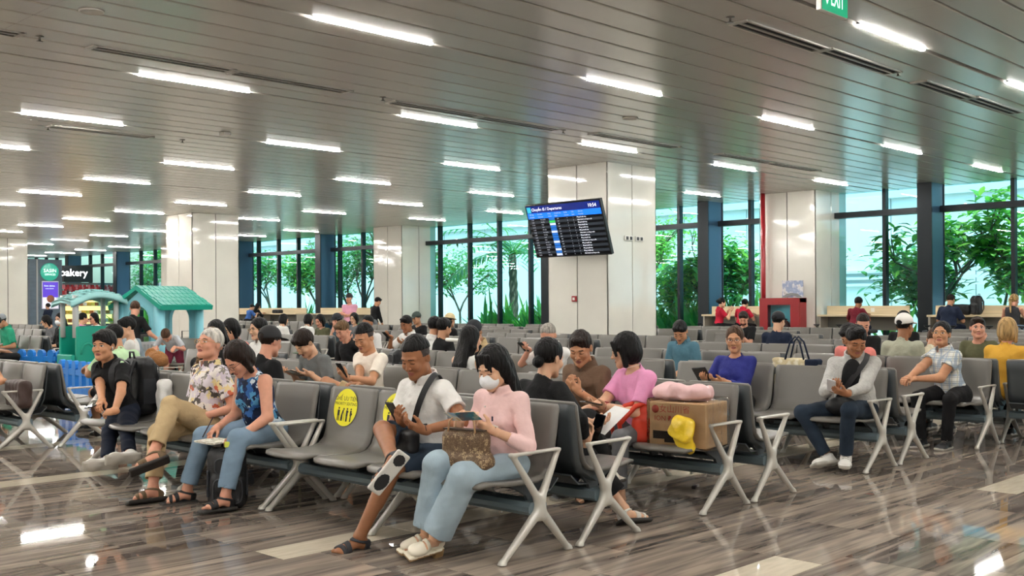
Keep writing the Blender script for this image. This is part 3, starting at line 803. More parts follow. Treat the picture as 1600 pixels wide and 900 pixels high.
ld = MB(); ld.box((.79, 0, ZC + .001), (.785, .023, .012), LAMPM); ldm = ld.mesh('diffuser')
def ordn(n):
    o = ['', 'first', 'second', 'third', 'fourth', 'fifth', 'sixth', 'seventh', 'eighth', 'ninth', 'tenth', 'eleventh', 'twelfth', 'thirteenth', 'fourteenth', 'fifteenth', 'sixteenth', 'seventeenth', 'eighteenth', 'nineteenth']
    if n < 20: return o[n]
    t = ['twent', 'thirt', 'fort', 'fift', 'sixt', 'sevent', 'eight', 'ninet'][n // 10 - 2]
    return t + 'ieth' if n % 10 == 0 else t + 'y-' + o[n % 10]
COLS = [(17.05, 13.93), (25.3, 13.75), (16.85, 30.35), (25.15, 30.2), (16.6, 46.7), (25.2, 46.7), (8.8, 46.9), (8.8, -2.5), (17.05, -2.5)]
def in_col(x, y, r=.0): return any(cx - r < x < cx + 1.65 + r and cy - r < y < cy + 1.65 + r for cx, cy in COLS)
for j in range(-4, 15):
    for i in range(-4, 5):
        x = 6.337 + 4.254 * i; y = 8.966 + 3.729 * j
        if in_col(x + .2, y, .5) or in_col(x + 1.4, y, .5): continue
        o = empty('strip_lamp', (x, y, 0)); link('housing', lm, o); link('diffuser', ldm, o)
        tag(o, 'lit ceiling strip lamp, %s from the windows in the %s line from the far end' % (ordn(5 - i), ordn(15 - j)), 'ceiling lamp', 'strip lamps in the slat ceiling')
# air diffusers in the ceiling
VM = mat('vent_frame', '#bab6ae', .35, metal=.2)
def vent(x0, x1, y, lab):
    o = empty('air_diffuser', ((x0 + x1) / 2, y, ZC)); tag(o, lab, 'air vent', 'linear air diffusers in the ceiling'); h = (x1 - x0) / 2
    f = MB()
    for yy in (-.105, -.035 + .035, .105): f.box((0, yy, -.008), (h, .014, .009), VM)
    for xx in (-h, h): f.box((xx, 0, -.008), (.03, .119, .0095), VM)
    f.build('frame', o); s = MB(); s.box((0, -.0525, -.0005), (h, .04, .004), DARK); s.box((0, .0525, -.0005), (h, .04, .004), DARK); s.build('slot', o)
for a, b, y, l in ((5.28, 7.02, 11.69, 'left pair over the left seats, nearer half'), (7.1, 8.84, 11.75, 'left pair over the left seats, farther half'), (9.57, 11.29, 6.06, 'big near one by the exit sign, left half'), (11.34, 13.09, 6.03, 'big near one by the exit sign, right half'), (13.88, 15.5, 6.03, 'right of the near pair, left half'), (15.53, 17.29, 5.99, 'right of the near pair, right half'),
                   (9.74, 11.43, 11.9, 'above the centre, left half'), (11.5, 13.3, 11.93, 'above the centre, right half'), (14.04, 16.4, 11.75, 'in front of the big column'), (17.76, 19.6, 11.7, 'right of the big column, left half'), (19.7, 21.6, 11.72, 'right of the big column, right half'), (2.7, 4.5, 11.69, 'cut off at the left edge'), (7.1, 8.8, 17.25, 'far left above the play area')):
    vent(a, b, y, 'white framed two-slot ceiling air vent, ' + l)
for px, py, l in ((62, 61, 'left end'), (598, 155, 'centre'), (1141, 31, 'beside the near vent'), (1403, 116, 'between the right vents'), (880, 206, 'end of the centre vent'), (285, 221, 'left middle'), (75, 201, 'far left')):
    p = atz(px, py, ZC - .03); mb = MB(); mb.lathe((0, 0, 0), [(.045, .03), (.045, .022), (.012, .018), (.012, -.02), (.035, -.024), (.035, -.028)], mat('sprinkler_metal', '#7d7a74', .3, metal=.8), 10)
    o = mb.build('sprinkler'); o.location = p; tag(o, 'small metal ceiling sprinkler head, %s' % l, 'sprinkler', 'sprinkler heads')
for px, py, l in ((143, 18, 'top left corner'), (985, 185, 'above the departures board'), (1180, 470, None)):
    if l:
        p = atz(px, py, ZC - .01); mb = MB(); mb.lathe((0, 0, 0), [(.12, .01), (.12, -.006), (.105, -.012), (.1, -.008)], mat('speaker_white', '#c3bfb8', .5), 24); o = mb.build('ceiling_speaker'); o.location = p; tag(o, 'round flush ceiling speaker grille, ' + l, 'speaker')
p = atz(352, 209, ZC - .03); mb = MB(); mb.box((0, 0, 0), (.07, .07, .03), mat('speaker_white'), None, .01); o = mb.build('smoke_detector'); o.location = p; tag(o, 'small white square box sensor on the ceiling', 'smoke detector')
# exit sign
GRN = mat('exit_green', '#0aa878', .35, emit=.5); WHT = mat('sign_white', '#e8fff6', .4, emit=1.2)
p0 = atz(1279, 15, 4.02); p1 = atY(1320, 29.5, p0.y); ew = (p1.x - p0.x) / 2; eh = .14
o = empty('exit_sign', ((p0.x + p1.x) / 2, p0.y, p0.z)); tag(o, 'green hanging exit sign with white letters cut by the top edge', 'exit sign')
mb = MB(); mb.box((0, 0, eh), (ew, .025, eh), mat('sign_case', '#e0ddd5', .4), None, .004); mb.build('case', o)
mb = MB(); mb.box((.008, -.026, eh), (ew - .008, .002, eh - .006), GRN); mb.build('panel', o)
mb = MB(); Mt = Matrix.Translation((.05, -.0295, eh)) @ Matrix.Rotation(PI / 2, 4, 'X'); add_text(mb, 'EXIT', .24, WHT, Mt @ Matrix.Scale(.5, 4, (1, 0, 0)))
mb.add([Mt @ V3(q) for q in ((-.2, .08, 0), (-.18, .08, 0), (-.18, -.03, 0), (-.165, -.03, 0), (-.19, -.08, 0), (-.215, -.03, 0), (-.2, -.03, 0))], [(6, 5, 4, 3, 2, 1, 0)], WHT); mb.build('lettering', o)
mb = MB(); mb.tube([(-.1, 0, 2 * eh), (-.1, 0, ZC - p0.z)], .005, HOUS, 6); mb.tube([(.1, 0, 2 * eh), (.1, 0, ZC - p0.z)], .005, HOUS, 6); mb.build('rod', o)

# columns clad with glossy panels
PANEL = mat('column_panel', '#e3e0d6', .07, spec=.6, coat=.4, vary=(1.2, .04))
JOINT = mat('joint_black', '#15171a', .5)
def column(cx, cy, lab):
    o = empty('column', (cx, cy, 0)); tag(o, lab, kind='structure'); w_ = 1.65
    core = MB(); core.box((w_ / 2, w_ / 2, ZC / 2 + .05), (w_ / 2 - .025, w_ / 2 - .025, ZC / 2 + .06), JOINT); core.build('core', o)
    for s_ in range(4):
        M = Matrix.Translation((w_ / 2, w_ / 2, 0)) @ Matrix.Rotation(s_ * PI / 2, 4, 'Z')
        for q in (0, 1):
            mb = MB(); a = -w_ / 2 if q == 0 else .012; b = -.012 if q == 0 else w_ / 2
            mb.box(((a + b) / 2, -w_ / 2 + .012, ZC / 2 + .02), ((b - a) / 2, .012, ZC / 2 - .0), PANEL, None, .004)
            pn = mb.build('panel', o); pn.matrix_local = M
        mb = MB(); mb.box((0, -w_ / 2 + .004, .05), (w_ / 2, .008, .05), mat('skirting_steel', '#8d8b87', .3, metal=.8)); b_ = mb.build('skirting', o); b_.matrix_local = M
    return o
for (cx, cy), l in zip(COLS, ('large white panelled column behind the departures board', 'white panelled column with the red fire cabinet', 'white panelled column beside the playhouse', 'white panelled column in the middle by the windows', 'white panelled column at the left edge', 'white column far away by the windows', 'white column far left', 'white column out of frame behind', 'white column out of frame right')): column(cx, cy, l)

# window wall
XW = 26.5
FR = mat('window_frame_dark', '#1d2328', .35, metal=.4); PIER = mat('steel_pier_blue', '#41607c', .35, metal=.3)
def glass_mat():
    m = bpy.data.materials.new('tinted_glass'); m.use_nodes = True; N = m.node_tree; N.nodes.clear()
    o = N.nodes.new('ShaderNodeOutputMaterial'); t = N.nodes.new('ShaderNodeBsdfTransparent'); t.inputs[0].default_value = (.72, .96, 1, 1)
    g = N.nodes.new('ShaderNodeBsdfGlossy'); g.inputs['Roughness'].default_value = .01; lw = N.nodes.new('ShaderNodeLayerWeight'); lw.inputs[0].default_value = .5
    pw = N.nodes.new('ShaderNodeMath'); pw.operation = 'POWER'; pw.inputs[1].default_value = 4; N.links.new(lw.outputs['Facing'], pw.inputs[0]); f = N.nodes.new('ShaderNodeMath'); f.operation = 'MULTIPLY_ADD'; f.inputs[1].default_value = .45; f.inputs[2].default_value = .03; N.links.new(pw.outputs[0], f.inputs[0])
    mx = N.nodes.new('ShaderNodeMixShader'); N.links.new(f.outputs[0], mx.inputs[0]); N.links.new(t.outputs[0], mx.inputs[1]); N.links.new(g.outputs[0], mx.inputs[2]); N.links.new(mx.outputs[0], o.inputs[0]); return m
GL = glass_mat()
bays = [(-8, -1.5, None), (-1.5, 4.8, None), (4.8, 11.1, [6.2, 7.7, 9.25]), (11.1, 13.75, [12.43]), (15.4, 17.55, [16.4]), (17.55, 23.7, [18.85, 20.4, 22.0]), (23.7, 30.2, [25.0, 26.5, 28.0, 29.6]), (31.9, 36.3, [32.8, 34.2, 35.75]), (36.3, 42.5, [37.2, 38.7, 40.2, 41.8]), (42.5, 46.7, None), (48.4, 54.5, None), (54.5, 60.5, None), (60.5, 68, None)]
for bi, (a, b, ms) in enumerate(bays):
    o = empty('window_%d' % (bi + 1), (XW, (a + b) / 2, 0)); o['kind'] = 'structure'; yc = (a + b) / 2
    if ms is None: n = max(1, round((b - a) / 1.55)); ms = [a + (b - a) * i / n for i in range(1, n)]
    a2 = a + (.17 if bi not in (4, 7, 10) else 0); b2 = b - (.17 if bi not in (3, 6, 9) else 0)
    for y in ms: mb = MB(); mb.box((0, y - yc, ZC / 2 + .1), (.09, .045, ZC / 2 + .1), FR); mb.build('mullion', o)
    mb = MB(); mb.box((-.06, (a2 + b2) / 2 - yc, 3.73), (.14, (b2 - a2) / 2, .075), FR); mb.build('transom', o)
    mb = MB(); mb.box((0, (a2 + b2) / 2 - yc, .06), (.1, (b2 - a2) / 2, .06), FR); mb.build('sill', o)
    ys = [a2] + ms + [b2]
    for y0, y1 in zip(ys[:-1], ys[1:]):
        for z0, z1 in ((.12, 3.66), (3.8, 4.75)):
            mb = MB(); mb.box((0, (y0 + y1) / 2 - yc, (z0 + z1) / 2), (.006, (y1 - y0) / 2 - .04, (z1 - z0) / 2), GL); mb.build('pane', o)
PIERS = [-1.5, 4.8, 11.1, 17.55, 23.7, 36.3, 42.5, 54.5, 60.5]
for i, y in enumerate(PIERS):
    mb = MB(); mb.box((XW - .33, y, ZC / 2 + .1), (.36, .16, ZC / 2 + .1), PIER); mb.box((XW - .7, y, ZC / 2 + .1), (.02, .18, ZC / 2 + .1), FR); mb.box((XW + .04, y, ZC / 2 + .1), (.02, .18, ZC / 2 + .1), FR)
    mb.build('trim_%d' % (i + 1))['kind'] = 'structure'
# shell walls outside the view
WL = mat('wall_paint', '#cfcac0', .6)
for nm, c, h in (('wall_back', (6.5, -14.2, 2.2), (21, .1, 2.3)), ('wall_left', (-14.2, 27, 2.2), (.1, 42, 2.3)), ('wall_far', (6.5, 68.6, 2.2), (21, .1, 2.3))):
    mb = MB(); mb.box(c, h, WL); mb.build(nm)['kind'] = 'structure'
mb = MB(); mb.box((6.9, 27, 5.1), (20.5, 42, .3), mat('roof_slab', '#b5b5b2', .8)); mb.build('trim_20')['kind'] = 'structure'
# ---------------------------------------------------------------- outside
mb = MB(); mb.box((50, 27, -.35), (23.4, 60, .1), mat('ground_pale', '#b9bdb4', .9, vary=(.6, .1))); tag(mb.build('ground'), kind='structure')
FAC = mat('facade_white', '#dfe9ea', .6, vary=(.4, .04)); FAG = mat('facade_glass', '#6fb6c4', .12, spec=.8); FAL = mat('facade_louvre', '#cfdcdd', .5)
o = empty('white_building', (40, 20, 0)); tag(o, 'pale building with flat panels seen beyond the windows', 'building')
for k in range(-12, 16):
    y = k * 3.2; h = 5.2 if k % 5 else 9
    mb = MB(); mb.box((0 if k % 4 else -.3, y, 2.6), (.3, 1.58, 2.9), FAC); mb.build('wall_panel', o)
    mb = MB(); mb.box((.5, y, 6.6), (.15, 1.55, 1.0), FAG); mb.build('upper_glazing', o)
for z in (5.55, 7.7, 8.2, 8.7, 9.2):
    mb = MB(); mb.box((-.1, 6, z), (.45, 48, .14), FAL); mb.build('louvre', o)
for z in (2.1, 2.35, 2.6):
    mb = MB(); mb.box((-.72, -8, z), (.1, 9, .05), FAL); mb.build('louvre', o)
def leafmat(name, col):
    m = mat(name, col, .4, spec=.4, vary=(3, .3)); N = m.node_tree; b = N.nodes['Principled BSDF']; o = [n for n in N.nodes if n.type == 'OUTPUT_MATERIAL'][0]
    t = N.nodes.new('ShaderNodeBsdfTranslucent'); c = srgb(col); t.inputs[0].default_value = (c[0] * 1.5, c[1] * 1.5, c[2] * .8, 1)
    mx = N.nodes.new('ShaderNodeMixShader'); mx.inputs[0].default_value = .4; N.links.new(b.outputs[0], mx.inputs[1]); N.links.new(t.outputs[0], mx.inputs[2]); N.links.new(mx.outputs[0], o.inputs[0]); return m
LEAF = [leafmat('leaf_deep', '#4d9350'), leafmat('leaf_mid', '#6fb45a'), leafmat('leaf_light', '#a6d672'), leafmat('leaf_cool', '#63ad86')]
BARK = mat('bark_grey', '#6f6658', .8, bump=(18, .6))
def leaf(mb, p, d, up, L, wd, m, droop=.3):
    d = d.normalized(); s = d.cross(up); s = s.normalized() if s.length > .01 else V3((1, 0, 0)); n = s.cross(d)
    a = p; pts = []
    for t, ww in ((0, .12), (.35, 1), (.7, .85), (1, .05)):
        c = p + d * L * t - V3((0, 0, 1)) * droop * L * t * t; pts += [c - s * wd * ww + n * wd * .25 * ww, c, c + s * wd * ww + n * wd * .25 * ww]
    mb.add(pts, [(0, 1, 4, 3), (1, 2, 5, 4), (3, 4, 7, 6), (4, 5, 8, 7), (6, 7, 10, 9), (7, 8, 11, 10)], m)
def rnd(a, b): return random.uniform(a, b)
def tree(x, y, H, crown, seed, nl_, L, wd, lab, lm=(0, 1, 2), cat='tree', nb=26, trunk=.07):
    random.seed(seed); o = empty('tree', (x, y, -.25)); tag(o, lab, cat, 'trees and shrubs outside the windows')
    t = MB(); f = MB(); tips = []
    def br(p, d, L_, r, dep):
        q = p + d * L_; mid = p.lerp(q, .5) + V3((rnd(-.06, .06), rnd(-.06, .06), 0)) * L_; t.tube([p, mid, q], [r, r * .85, r * .7], BARK, 6)
        if dep == 0: tips.append((q, d)); return
        for k in range(3 if dep > 0 else 2):
            a = rnd(0, 2 * PI); nd = (d + V3((math.cos(a), math.sin(a), rnd(-.1, .5))) * rnd(.6, .95)).normalized(); br(q, nd, L_ * rnd(.6, .85), r * .68, dep - 1)
            if dep == 1: tips.append((q, d))
    br(V3((0, 0, 0)), V3((rnd(-.1, .1), rnd(-.1, .1), 1)).normalized(), H * .38, trunk, 3)
    for q, d in tips:
        for k in range(int(nl_ * 2)):
            a = rnd(0, 2 * PI); e = rnd(-.25, .75); dd = V3((math.cos(a), math.sin(a), e)).normalized(); leaf(f, q + V3((rnd(-1, 1), rnd(-1, 1), rnd(-1, 1))) * crown, dd, V3((0, 0, 1)), L * rnd(.7, 1.2), wd * rnd(.8, 1.2), LEAF[random.choice(lm)], rnd(.1, .5))
    t.build('trunk', o); tag(f.build('foliage', o), kind='stuff'); return o
def palm(x, y, H, lab, seed=1):
    random.seed(seed); o = empty('palm_tree', (x, y, -.25)); tag(o, lab, 'tree'); t = MB(); zs = [i * H / 16 for i in range(17)]
    t.tube([(.05 * math.sin(z), 0, z) for z in zs], [.19 - .05 * z / H + (.025 if i % 2 else 0) for i, z in enumerate(zs)], BARK, 10); t.build('trunk', o)
    for k in range(20):
        f = MB(); a = 2 * PI * k / 20 + rnd(-.1, .1); e = rnd(.15, 1.1); p = V3((0, 0, H)); d = V3((math.cos(a) * math.cos(e), math.sin(a) * math.cos(e), math.sin(e))); pts = [p]
        for i in range(12): p = p + d * .24; d = (d - V3((0, 0, .1))).normalized(); pts.append(p)
        f.tube(pts, [.03 - .002 * i for i in range(13)], LEAF[1], 5)
        for i in range(2, 13):
            dd = (pts[i] - pts[i - 1]).normalized(); s = dd.cross(V3((0, 0, 1))).normalized()
            for q in (-1, 1): leaf(f, pts[i], s * q + dd * .7, V3((0, 0, 1)), .66 - .03 * abs(i - 6), .045, LEAF[k % 2 * 3], .35)
        f.build('frond', o)
def clump(x, y, H, seed, lab, n=34, wd=.05, lm=(0, 1), nm='garden_plant'):
    random.seed(seed); o = empty(nm, (x, y, -.25)); tag(o, lab, 'plant', 'low garden plants outside the windows'); f = MB()
    for k in range(n):
        a = rnd(0, 2 * PI); e = rnd(.45, 1.5); d = V3((math.cos(a) * math.cos(e), math.sin(a) * math.cos(e), math.sin(e))); leaf(f, V3((rnd(-.35, .35), rnd(-.35, .35), 0)), d, V3((0, 0, 1)), H * rnd(.7, 1.15), wd * rnd(.8, 1.5), LEAF[random.choice(lm)], rnd(.05, .5))
    tag(f.build('leaves', o), kind='stuff'); return o
tree(29.0, 12.0, 3.8, .3, 1, 7, .46, .085, 'broad-leaved frangipani tree outside the right-hand window, left of the dark pier')
tree(29.2, 9.6, 4.6, .32, 2, 7, .46, .085, 'tall broad-leaved frangipani tree right of the dark window pier')
tree(29.0, 19.6, 3.6, .28, 3, 7, .4, .07, 'frangipani tree outside the window right of the big column')
tree(31.0, 18.2, 4.0, .15, 4, 3, .25, .05, 'thin young tree behind the two red-shirted workers', (3, 2))
tree(30.0, 25.5, 4.4, .5, 5, 14, .2, .05, 'light green leafy tree left of the departures board', (1, 2))
tree(31.5, 23.6, 4.6, .5, 6, 14, .2, .05, 'light green tree hidden partly behind the departures board', (2, 1))
palm(29.5, 28.8, 3.6, 'palm tree with rough trunk outside the middle window')
tree(29.5, 38.0, 4.6, .5, 7, 12, .26, .06, 'dense green tree outside the left windows, left of the blue pier', (0, 3, 1))
tree(30, 41.5, 4.6, .5, 8, 12, .26, .06, 'dense green tree outside the left windows, near the playhouse column', (0, 3, 1))
tree(29.5, 35.2, 5.2, .45, 9, 10, .24, .05, 'tree with thick trunk behind the man in pink', (1, 3), trunk=.17)
tree(31, 52, 4.8, .6, 10, 12, .3, .07, 'green tree outside the far left window right of the kiosk', (0, 3, 1))
tree(31, 57, 4.8, .6, 11, 12, .3, .07, 'green tree outside the far left window above the kiosk', (3, 1))
tree(29.5, 6.6, 4.2, .25, 12, 6, .46, .085, 'frangipani tree beyond the right frame edge')
tree(33, 46, 4.6, .6, 13, 12, .3, .07, 'green tree behind the playhouse column', (3, 1))
for i_, (x_, y_, H_, l_) in enumerate(((29.6, 10.6, 3.2, .4), (29.8, 12.9, 2.6, .4), (30.2, 8.2, 3.0, .4), (29.4, 18.9, 2.9, .36), (29.6, 20.9, 2.6, .36), (33.5, 26.8, 4.6, .24), (33.8, 24.0, 4.8, .24), (31.2, 33.6, 3.6, .3), (30.3, 36.6, 3.4, .3), (30.3, 39.8, 3.6, .3), (30.8, 43.4, 3.8, .3), (31.5, 48.5, 4.2, .3), (31.8, 54.5, 4.4, .3), (31.5, 59.5, 4.4, .3))):
    tree(x_, y_, H_, .55, 40 + i_, 11, l_, l_ * .2, 'leafy shrub tree outside the windows, %s from the right of the frame' % ordn(i_ + 1), (0, 1, 3) if i_ % 2 else (1, 2, 3))
ci = 0
for yy in np.arange(6, 62, .95):
    near = 16 < yy < 31
    if any(c_ - .9 < yy < c_ + 2.5 for c_ in (13.75, 30.2, 46.7)): continue
    for rr in ((0, 1) if near else (0,)):
        ci += 1; clump(28.4 + rr * .9 + .3 * math.sin(ci * 2.1), yy + .3 * rr, 2.35 if near else 2.0, ci, 'strap-leaved garden plant outside the windows, %s from the right of the frame' % ordn(ci), 52, .065 if ci % 3 else .11, (0, 1) if ci % 4 else (1, 2))

# ---------------------------------------------------------------- benches
random.seed(11)
SEATM = mat('seat_taupe', '#6f6c66', .33, spec=.45, bump=(160, .04)); BACKM = mat('seat_back_slate', '#43484b', .45, bump=(160, .05)); BEAMM = mat('beam_bluegrey', '#6f7f86', .4, metal=.3)
ALU = mat('cast_aluminium', '#c9c6bd', .35, metal=.25, spec=.5)
SW = .565
PROF = [(.385, .418), (.37, .432), (.32, .44), (.2, .436), (.05, .428), (-.06, .43), (-.12, .445), (-.165, .485), (-.19, .55), (-.205, .64), (-.225, .74), (-.25, .83), (-.262, .85)]
def seat_mesh():
    mb = MB(); nx = 10; top = []; bot = []; hw = SW / 2 - .012
    n = len(PROF)
    for i, (y, z) in enumerate(PROF):
        a = PROF[max(i - 1, 0)]; b = PROF[min(i + 1, n - 1)]; t = V3((0, b[0] - a[0], b[1] - a[1])).normalized(); nn = V3((0, t.z, -t.y)) * -1
        nn = V3((0, -t.z, t.y)) * -1
        for k in range(nx + 1):
            u = k / nx * 2 - 1; ww = hw
            if i == 0: ww = hw * .80
            if i == 1: ww = hw * .9
            if i == 2: ww = hw * .97
            if i == n - 1: ww = hw * .95
            dish = .014 * (u * u) * (1 if 2 < i < n - 2 else .3); ysh = 0
            if i <= 2: ysh = -.035 * u * u
            p = V3((u * ww, y + ysh, z)) - nn * dish
            top.append(p); bot.append(p + nn * .019)
    fs = []; W_ = nx + 1
    for i in range(n - 1):
        for k in range(nx): a = i * W_ + k; fs.append((a, a + W_, a + W_ + 1, a + 1)); fs.append(tuple(len(top) + q for q in (a, a + 1, a + W_ + 1, a + W_)))
    N_ = len(top)
    for i in range(n - 1):
        for k in (0, nx): a = i * W_ + k; q = (a, a + W_, a + W_ + N_, a + N_); fs.append(q if k == nx else q[::-1])
    for k in range(nx):
        a = k; fs.append((a, a + 1, a + 1 + N_, a + N_)); a = (n - 1) * W_ + k; fs.append((a + 1, a, a + N_, a + 1 + N_))
    mb.add(top + bot, fs, SEATM, True); return mb
def back_mesh():
    """dark rear shell with a recessed panel and side wings"""
    mb = MB(); hw = SW / 2 - .014; rows_ = [(-.268, .84), (-.272, .8), (-.262, .74), (-.248, .6), (-.232, .5), (-.2, .43), (-.13, .39), (-.07, .36)]
    fs = []; vs = []; cols_ = [(-1, 0), (-.93, .022), (-.8, .026), (-.76, .012), (.76, .012), (.8, .026), (.93, .022), (1, 0)]
    for i, (y, z) in enumerate(rows_):
        for u, o in cols_:
            oo = o if 0 < i < len(rows_) - 1 else o * .5
            if i in (1, 6) and abs(u) < .78: oo = .026
            vs.append((u * hw, y - oo + .012, z))
    n = len(cols_)
    for i in range(len(rows_) - 1):
        for k in range(n - 1): a = i * n + k; fs.append((a, a + 1, a + n + 1, a + n))
    mb.add(vs, fs, BACKM, True)
    for q in (-1, 1):
        mb.prism([(.16, .432), (.1, .40), (.0, .345), (-.03, .285), (-.075, .285), (-.1, .34), (-.16, .40), (-.215, .5), (-.2, .52), (-.15, .47), (-.08, .436)], (q * (hw - .045) - .012, q * (hw - .045) + .012), BACKM)
    mb.prism([(-.268, .42), (-.2, .36), (-.1, .35), (-.1, .345), (-.2, .35), (-.272, .41)], (-hw * .9, hw * .9), BACKM)
    return mb
SEAT_ME = seat_mesh().mesh('seat'); BACK_ME = back_mesh().mesh('back_shell')
def frame_sdf(arm):
    S = SDF(); hub = (0, -.03, .285)
    for q, y in ((1, .265), (-1, -.265)):
        S.u(cone((0, -.03 + q * .012, .26), (0, y, .022), .03, .0185), .025); S.u(cone((0, y + q * .012, .012), (0, y + q * .012, .004), .024, .03, flat=True), .012)
    S.u(cone((0, -.03, .24), (0, -.03, .335), .036, .034), .02)
    if arm:
        S.u(cone((0, -.02, .33), (0, .19, .6), .024, .0165), .02); S.u(cone((0, -.04, .33), (0, -.185, .59), .026, .0165), .02)
        S.u(rbox((0, .005, .603), (.022, .205, .009), .008), .012)
    else: S.u(rbox((0, -.02, .36), (.02, .1, .03), .01), .02)
    S.u(cone((-.03, -.03, .285), (.03, -.03, .285), .028, .028, flat=True, flata=True), .003)
    return S
def frame_mesh(arm, h): v, q = frame_sdf(arm).mesh((-.06, -.34, -.01), (.06, .34, .66), h); return np_mesh('leg_frame', [(v, q, 0)], [ALU])
FRA = frame_mesh(True, .0085); FRL = frame_mesh(False, .0085); FRF = frame_mesh(True, .014)
for me_ in (FRA, FRL, FRF):
    for v_ in me_.vertices: 
        if v_.co.z < .0: v_.co.z = 0
beams = {}
def beam_mesh(n, half_=False):
    if n in beams: return beams[n]
    L = n * SW; mb = MB(); mb.prism([(-.085, .24), (.03, .24), (.05, .262), (.05, .29), (.03, .315), (-.085, .315), (-.1, .30), (-.1, .255)], (.01, L + .03), BEAMM)
    for k in range(1, n * 2): mb.box((k * SW / 2, .0, .232), (.008, .008, .012), ALU)
    beams[n] = mb.mesh('beam'); return beams[n]
NB = {}
def bench(xc, face, y0, n, lab, detail=2):
    """xc: line of the feet; face -1 looks to the hall side, +1 to the windows; y0: near end"""
    L = n * SW
    if face < 0: o = empty('bench', (xc, y0 + L + .04, 0), PI / 2); o.rotation_euler.z = PI / 2; o.location = (xc, y0, 0)
    else: o = empty('bench', (xc, y0 + L + .06, 0), -PI / 2)
    tag(o, lab, 'bench', 'grey beam seating benches'); off = .03
    # local x runs along the bench: face -1 -> +x = +Y ; face +1 -> +x = -Y
    for k in range(n):
        x = off + SW * (k + .5)
        s = link('seat', SEAT_ME, o); s.location.x = x
        b = link('back_shell', BACK_ME, o); b.location.x = x
    fr = FRA if detail == 2 else FRF
    for x in (0, L + .06): f = link('leg_frame', fr, o); f.location.x = x
    if n >= 4: f = link('leg_frame', FRL, o); f.location.x = off + SW * (n // 2)
    link('beam', beam_mesh(n), o); return o
ROWS = [(4.47, 5.125), (6.41, 7.06), (8.81, 9.46), (10.9, 11.55), (13.27, 13.92), (15.4, 16.05), (17.6, 18.25), (19.8, 20.45), (22.4, 23.05)]
BEN = {}
ri = 0
for pi_, (xa, xb) in enumerate(ROWS):
    for xc, face in ((xa, -1), (xb, 1)):
        ri += 1; ext = [(4.19, 4), (6.6, 5)]
        if pi_ == 1: ext.append((9.6, 3))
        if pi_ == 2: ext.append((9.6, 4))
        if pi_ >= 3: ext += [(11.3, 4)]
        if pi_ >= 4 and pi_ != 6: ext += [(13.75, 4)]
        if pi_ >= 5 and pi_ != 6: ext += [(16.9, 4), (19.3, 4)]
        if pi_ == 6: ext = [(4.1, 4), (6.5, 5), (9.6, 4), (16.9, 4), (19.3, 4)]
        if pi_ >= 7: ext += [(22.2, 4), (24.6, 4)]
        for k, (y0, n) in enumerate(ext):
            if pi_ >= 3 and k < 2: y0 -= .12
            BEN[(ri, k)] = bench(xc, face, y0, n, 'grey beam bench, %s row, %s block from the walkway, %s' % (ordn(ri), ordn(k + 1), 'seats toward the camera' if face < 0 else 'seats toward the windows'), 2 if pi_ < 3 else 1)
Z2 = [(4.29, 4.94, 11.12, 3), (7.27, 7.92, 11.4, 1), (9.6, 10.25, 14.0, 2), (12.1, 12.75, 17.0, 1), (14.7, 15.35, 22.3, 2), (18.2, 18.85, 27.6, 2), (11.3, 11.95, 28.6, 2), (8.6, 9.25, 21.9, 1), (22.2, 22.85, 32.2, 2), (14.2, 14.85, 36, 2)]
for zi, (xa, xb, y0, n) in enumerate(Z2):
    for xc, face in ((xa, -1), (xb, 1)):
        for k in range(n): bench(xc, face, y0 + k * 2.4, 4, 'grey beam bench of the left area, %s pair, %s block, %s' % (ordn(zi + 1), ordn(k + 1), 'seats toward the camera' if face < 0 else 'seats toward the windows'), 1 if zi else 2)
# priority stickers on the third and fourth seats of the front bench
YEL = mat('sticker_yellow', '#f3ea1e', .4); INK = mat('sticker_ink', '#1d1c17', .6)
def sticker(seat_parent):
    mb = MB(); n = 40; mb.add([(.135 * math.cos(2 * PI * k / n), .135 * math.sin(2 * PI * k / n), 0) for k in range(n)], [tuple(range(n))], YEL)
    T1 = lambda x, y: Matrix.Translation((x, y, .0012))
    add_text(mb, 'GHẾ ƯU TIÊN', .042, INK, T1(0, .062)); add_text(mb, 'PRIORITY SEATING', .03, INK, T1(0, .025))
    def fig(x, parts_):
        for p in parts_:
            if len(p) == 3: mb.add([(x + p[0] + p[2] * math.cos(2 * PI * k / 10), p[1] + p[2] * math.sin(2 * PI * k / 10), .0012) for k in range(10)], [tuple(range(10))], INK)
            else: mb.add([(x + a, b, .0013) for a, b in p], [tuple(range(len(p)))], INK)
    q = lambda x0, y0, x1, y1, w_: [(x0 - w_, y0), (x1 - w_, y1), (x1 + w_, y1), (x0 + w_, y0)]
    fig(-.07, [(0, -.008, .008), q(0, -.02, 0, -.06, .013)[::1], q(-.006, -.06, -.008, -.098, .005), q(.007, -.06, .01, -.098, .004)])
    fig(-.024, [(.012, -.012, .008), q(.006, -.02, -.006, -.06, .008), q(-.008, -.058, -.012, -.098, .006), q(.0, -.058, .0, -.098, .004), q(.02, -.05, .022, -.098, .0015), q(.008, -.03, .02, -.05, .002)])
    fig(.028, [(0, -.01, .008), q(0, -.02, 0, -.062, .011), (.008, -.03, .008), q(-.004, -.062, -.004, -.1, .005), q(.006, -.062, .005, -.1, .004)])
    fig(.072, [(0, -.01, .007), q(0, -.02, 0, -.06, .009), (.008, -.045, .009), q(-.001, -.06, -.003, -.1, .004), q(.004, -.06, .004, -.1, .003)])
    o = mb.build('priority_sticker', seat_parent)
    o.matrix_local = Matrix.Translation((.045, -.196, .715)) @ Matrix.Rotation(R(180), 4, 'Z') @ Matrix.Rotation(R(90 - 11), 4, 'X')
    tag(o, 'round yellow priority seating sticker'); return o
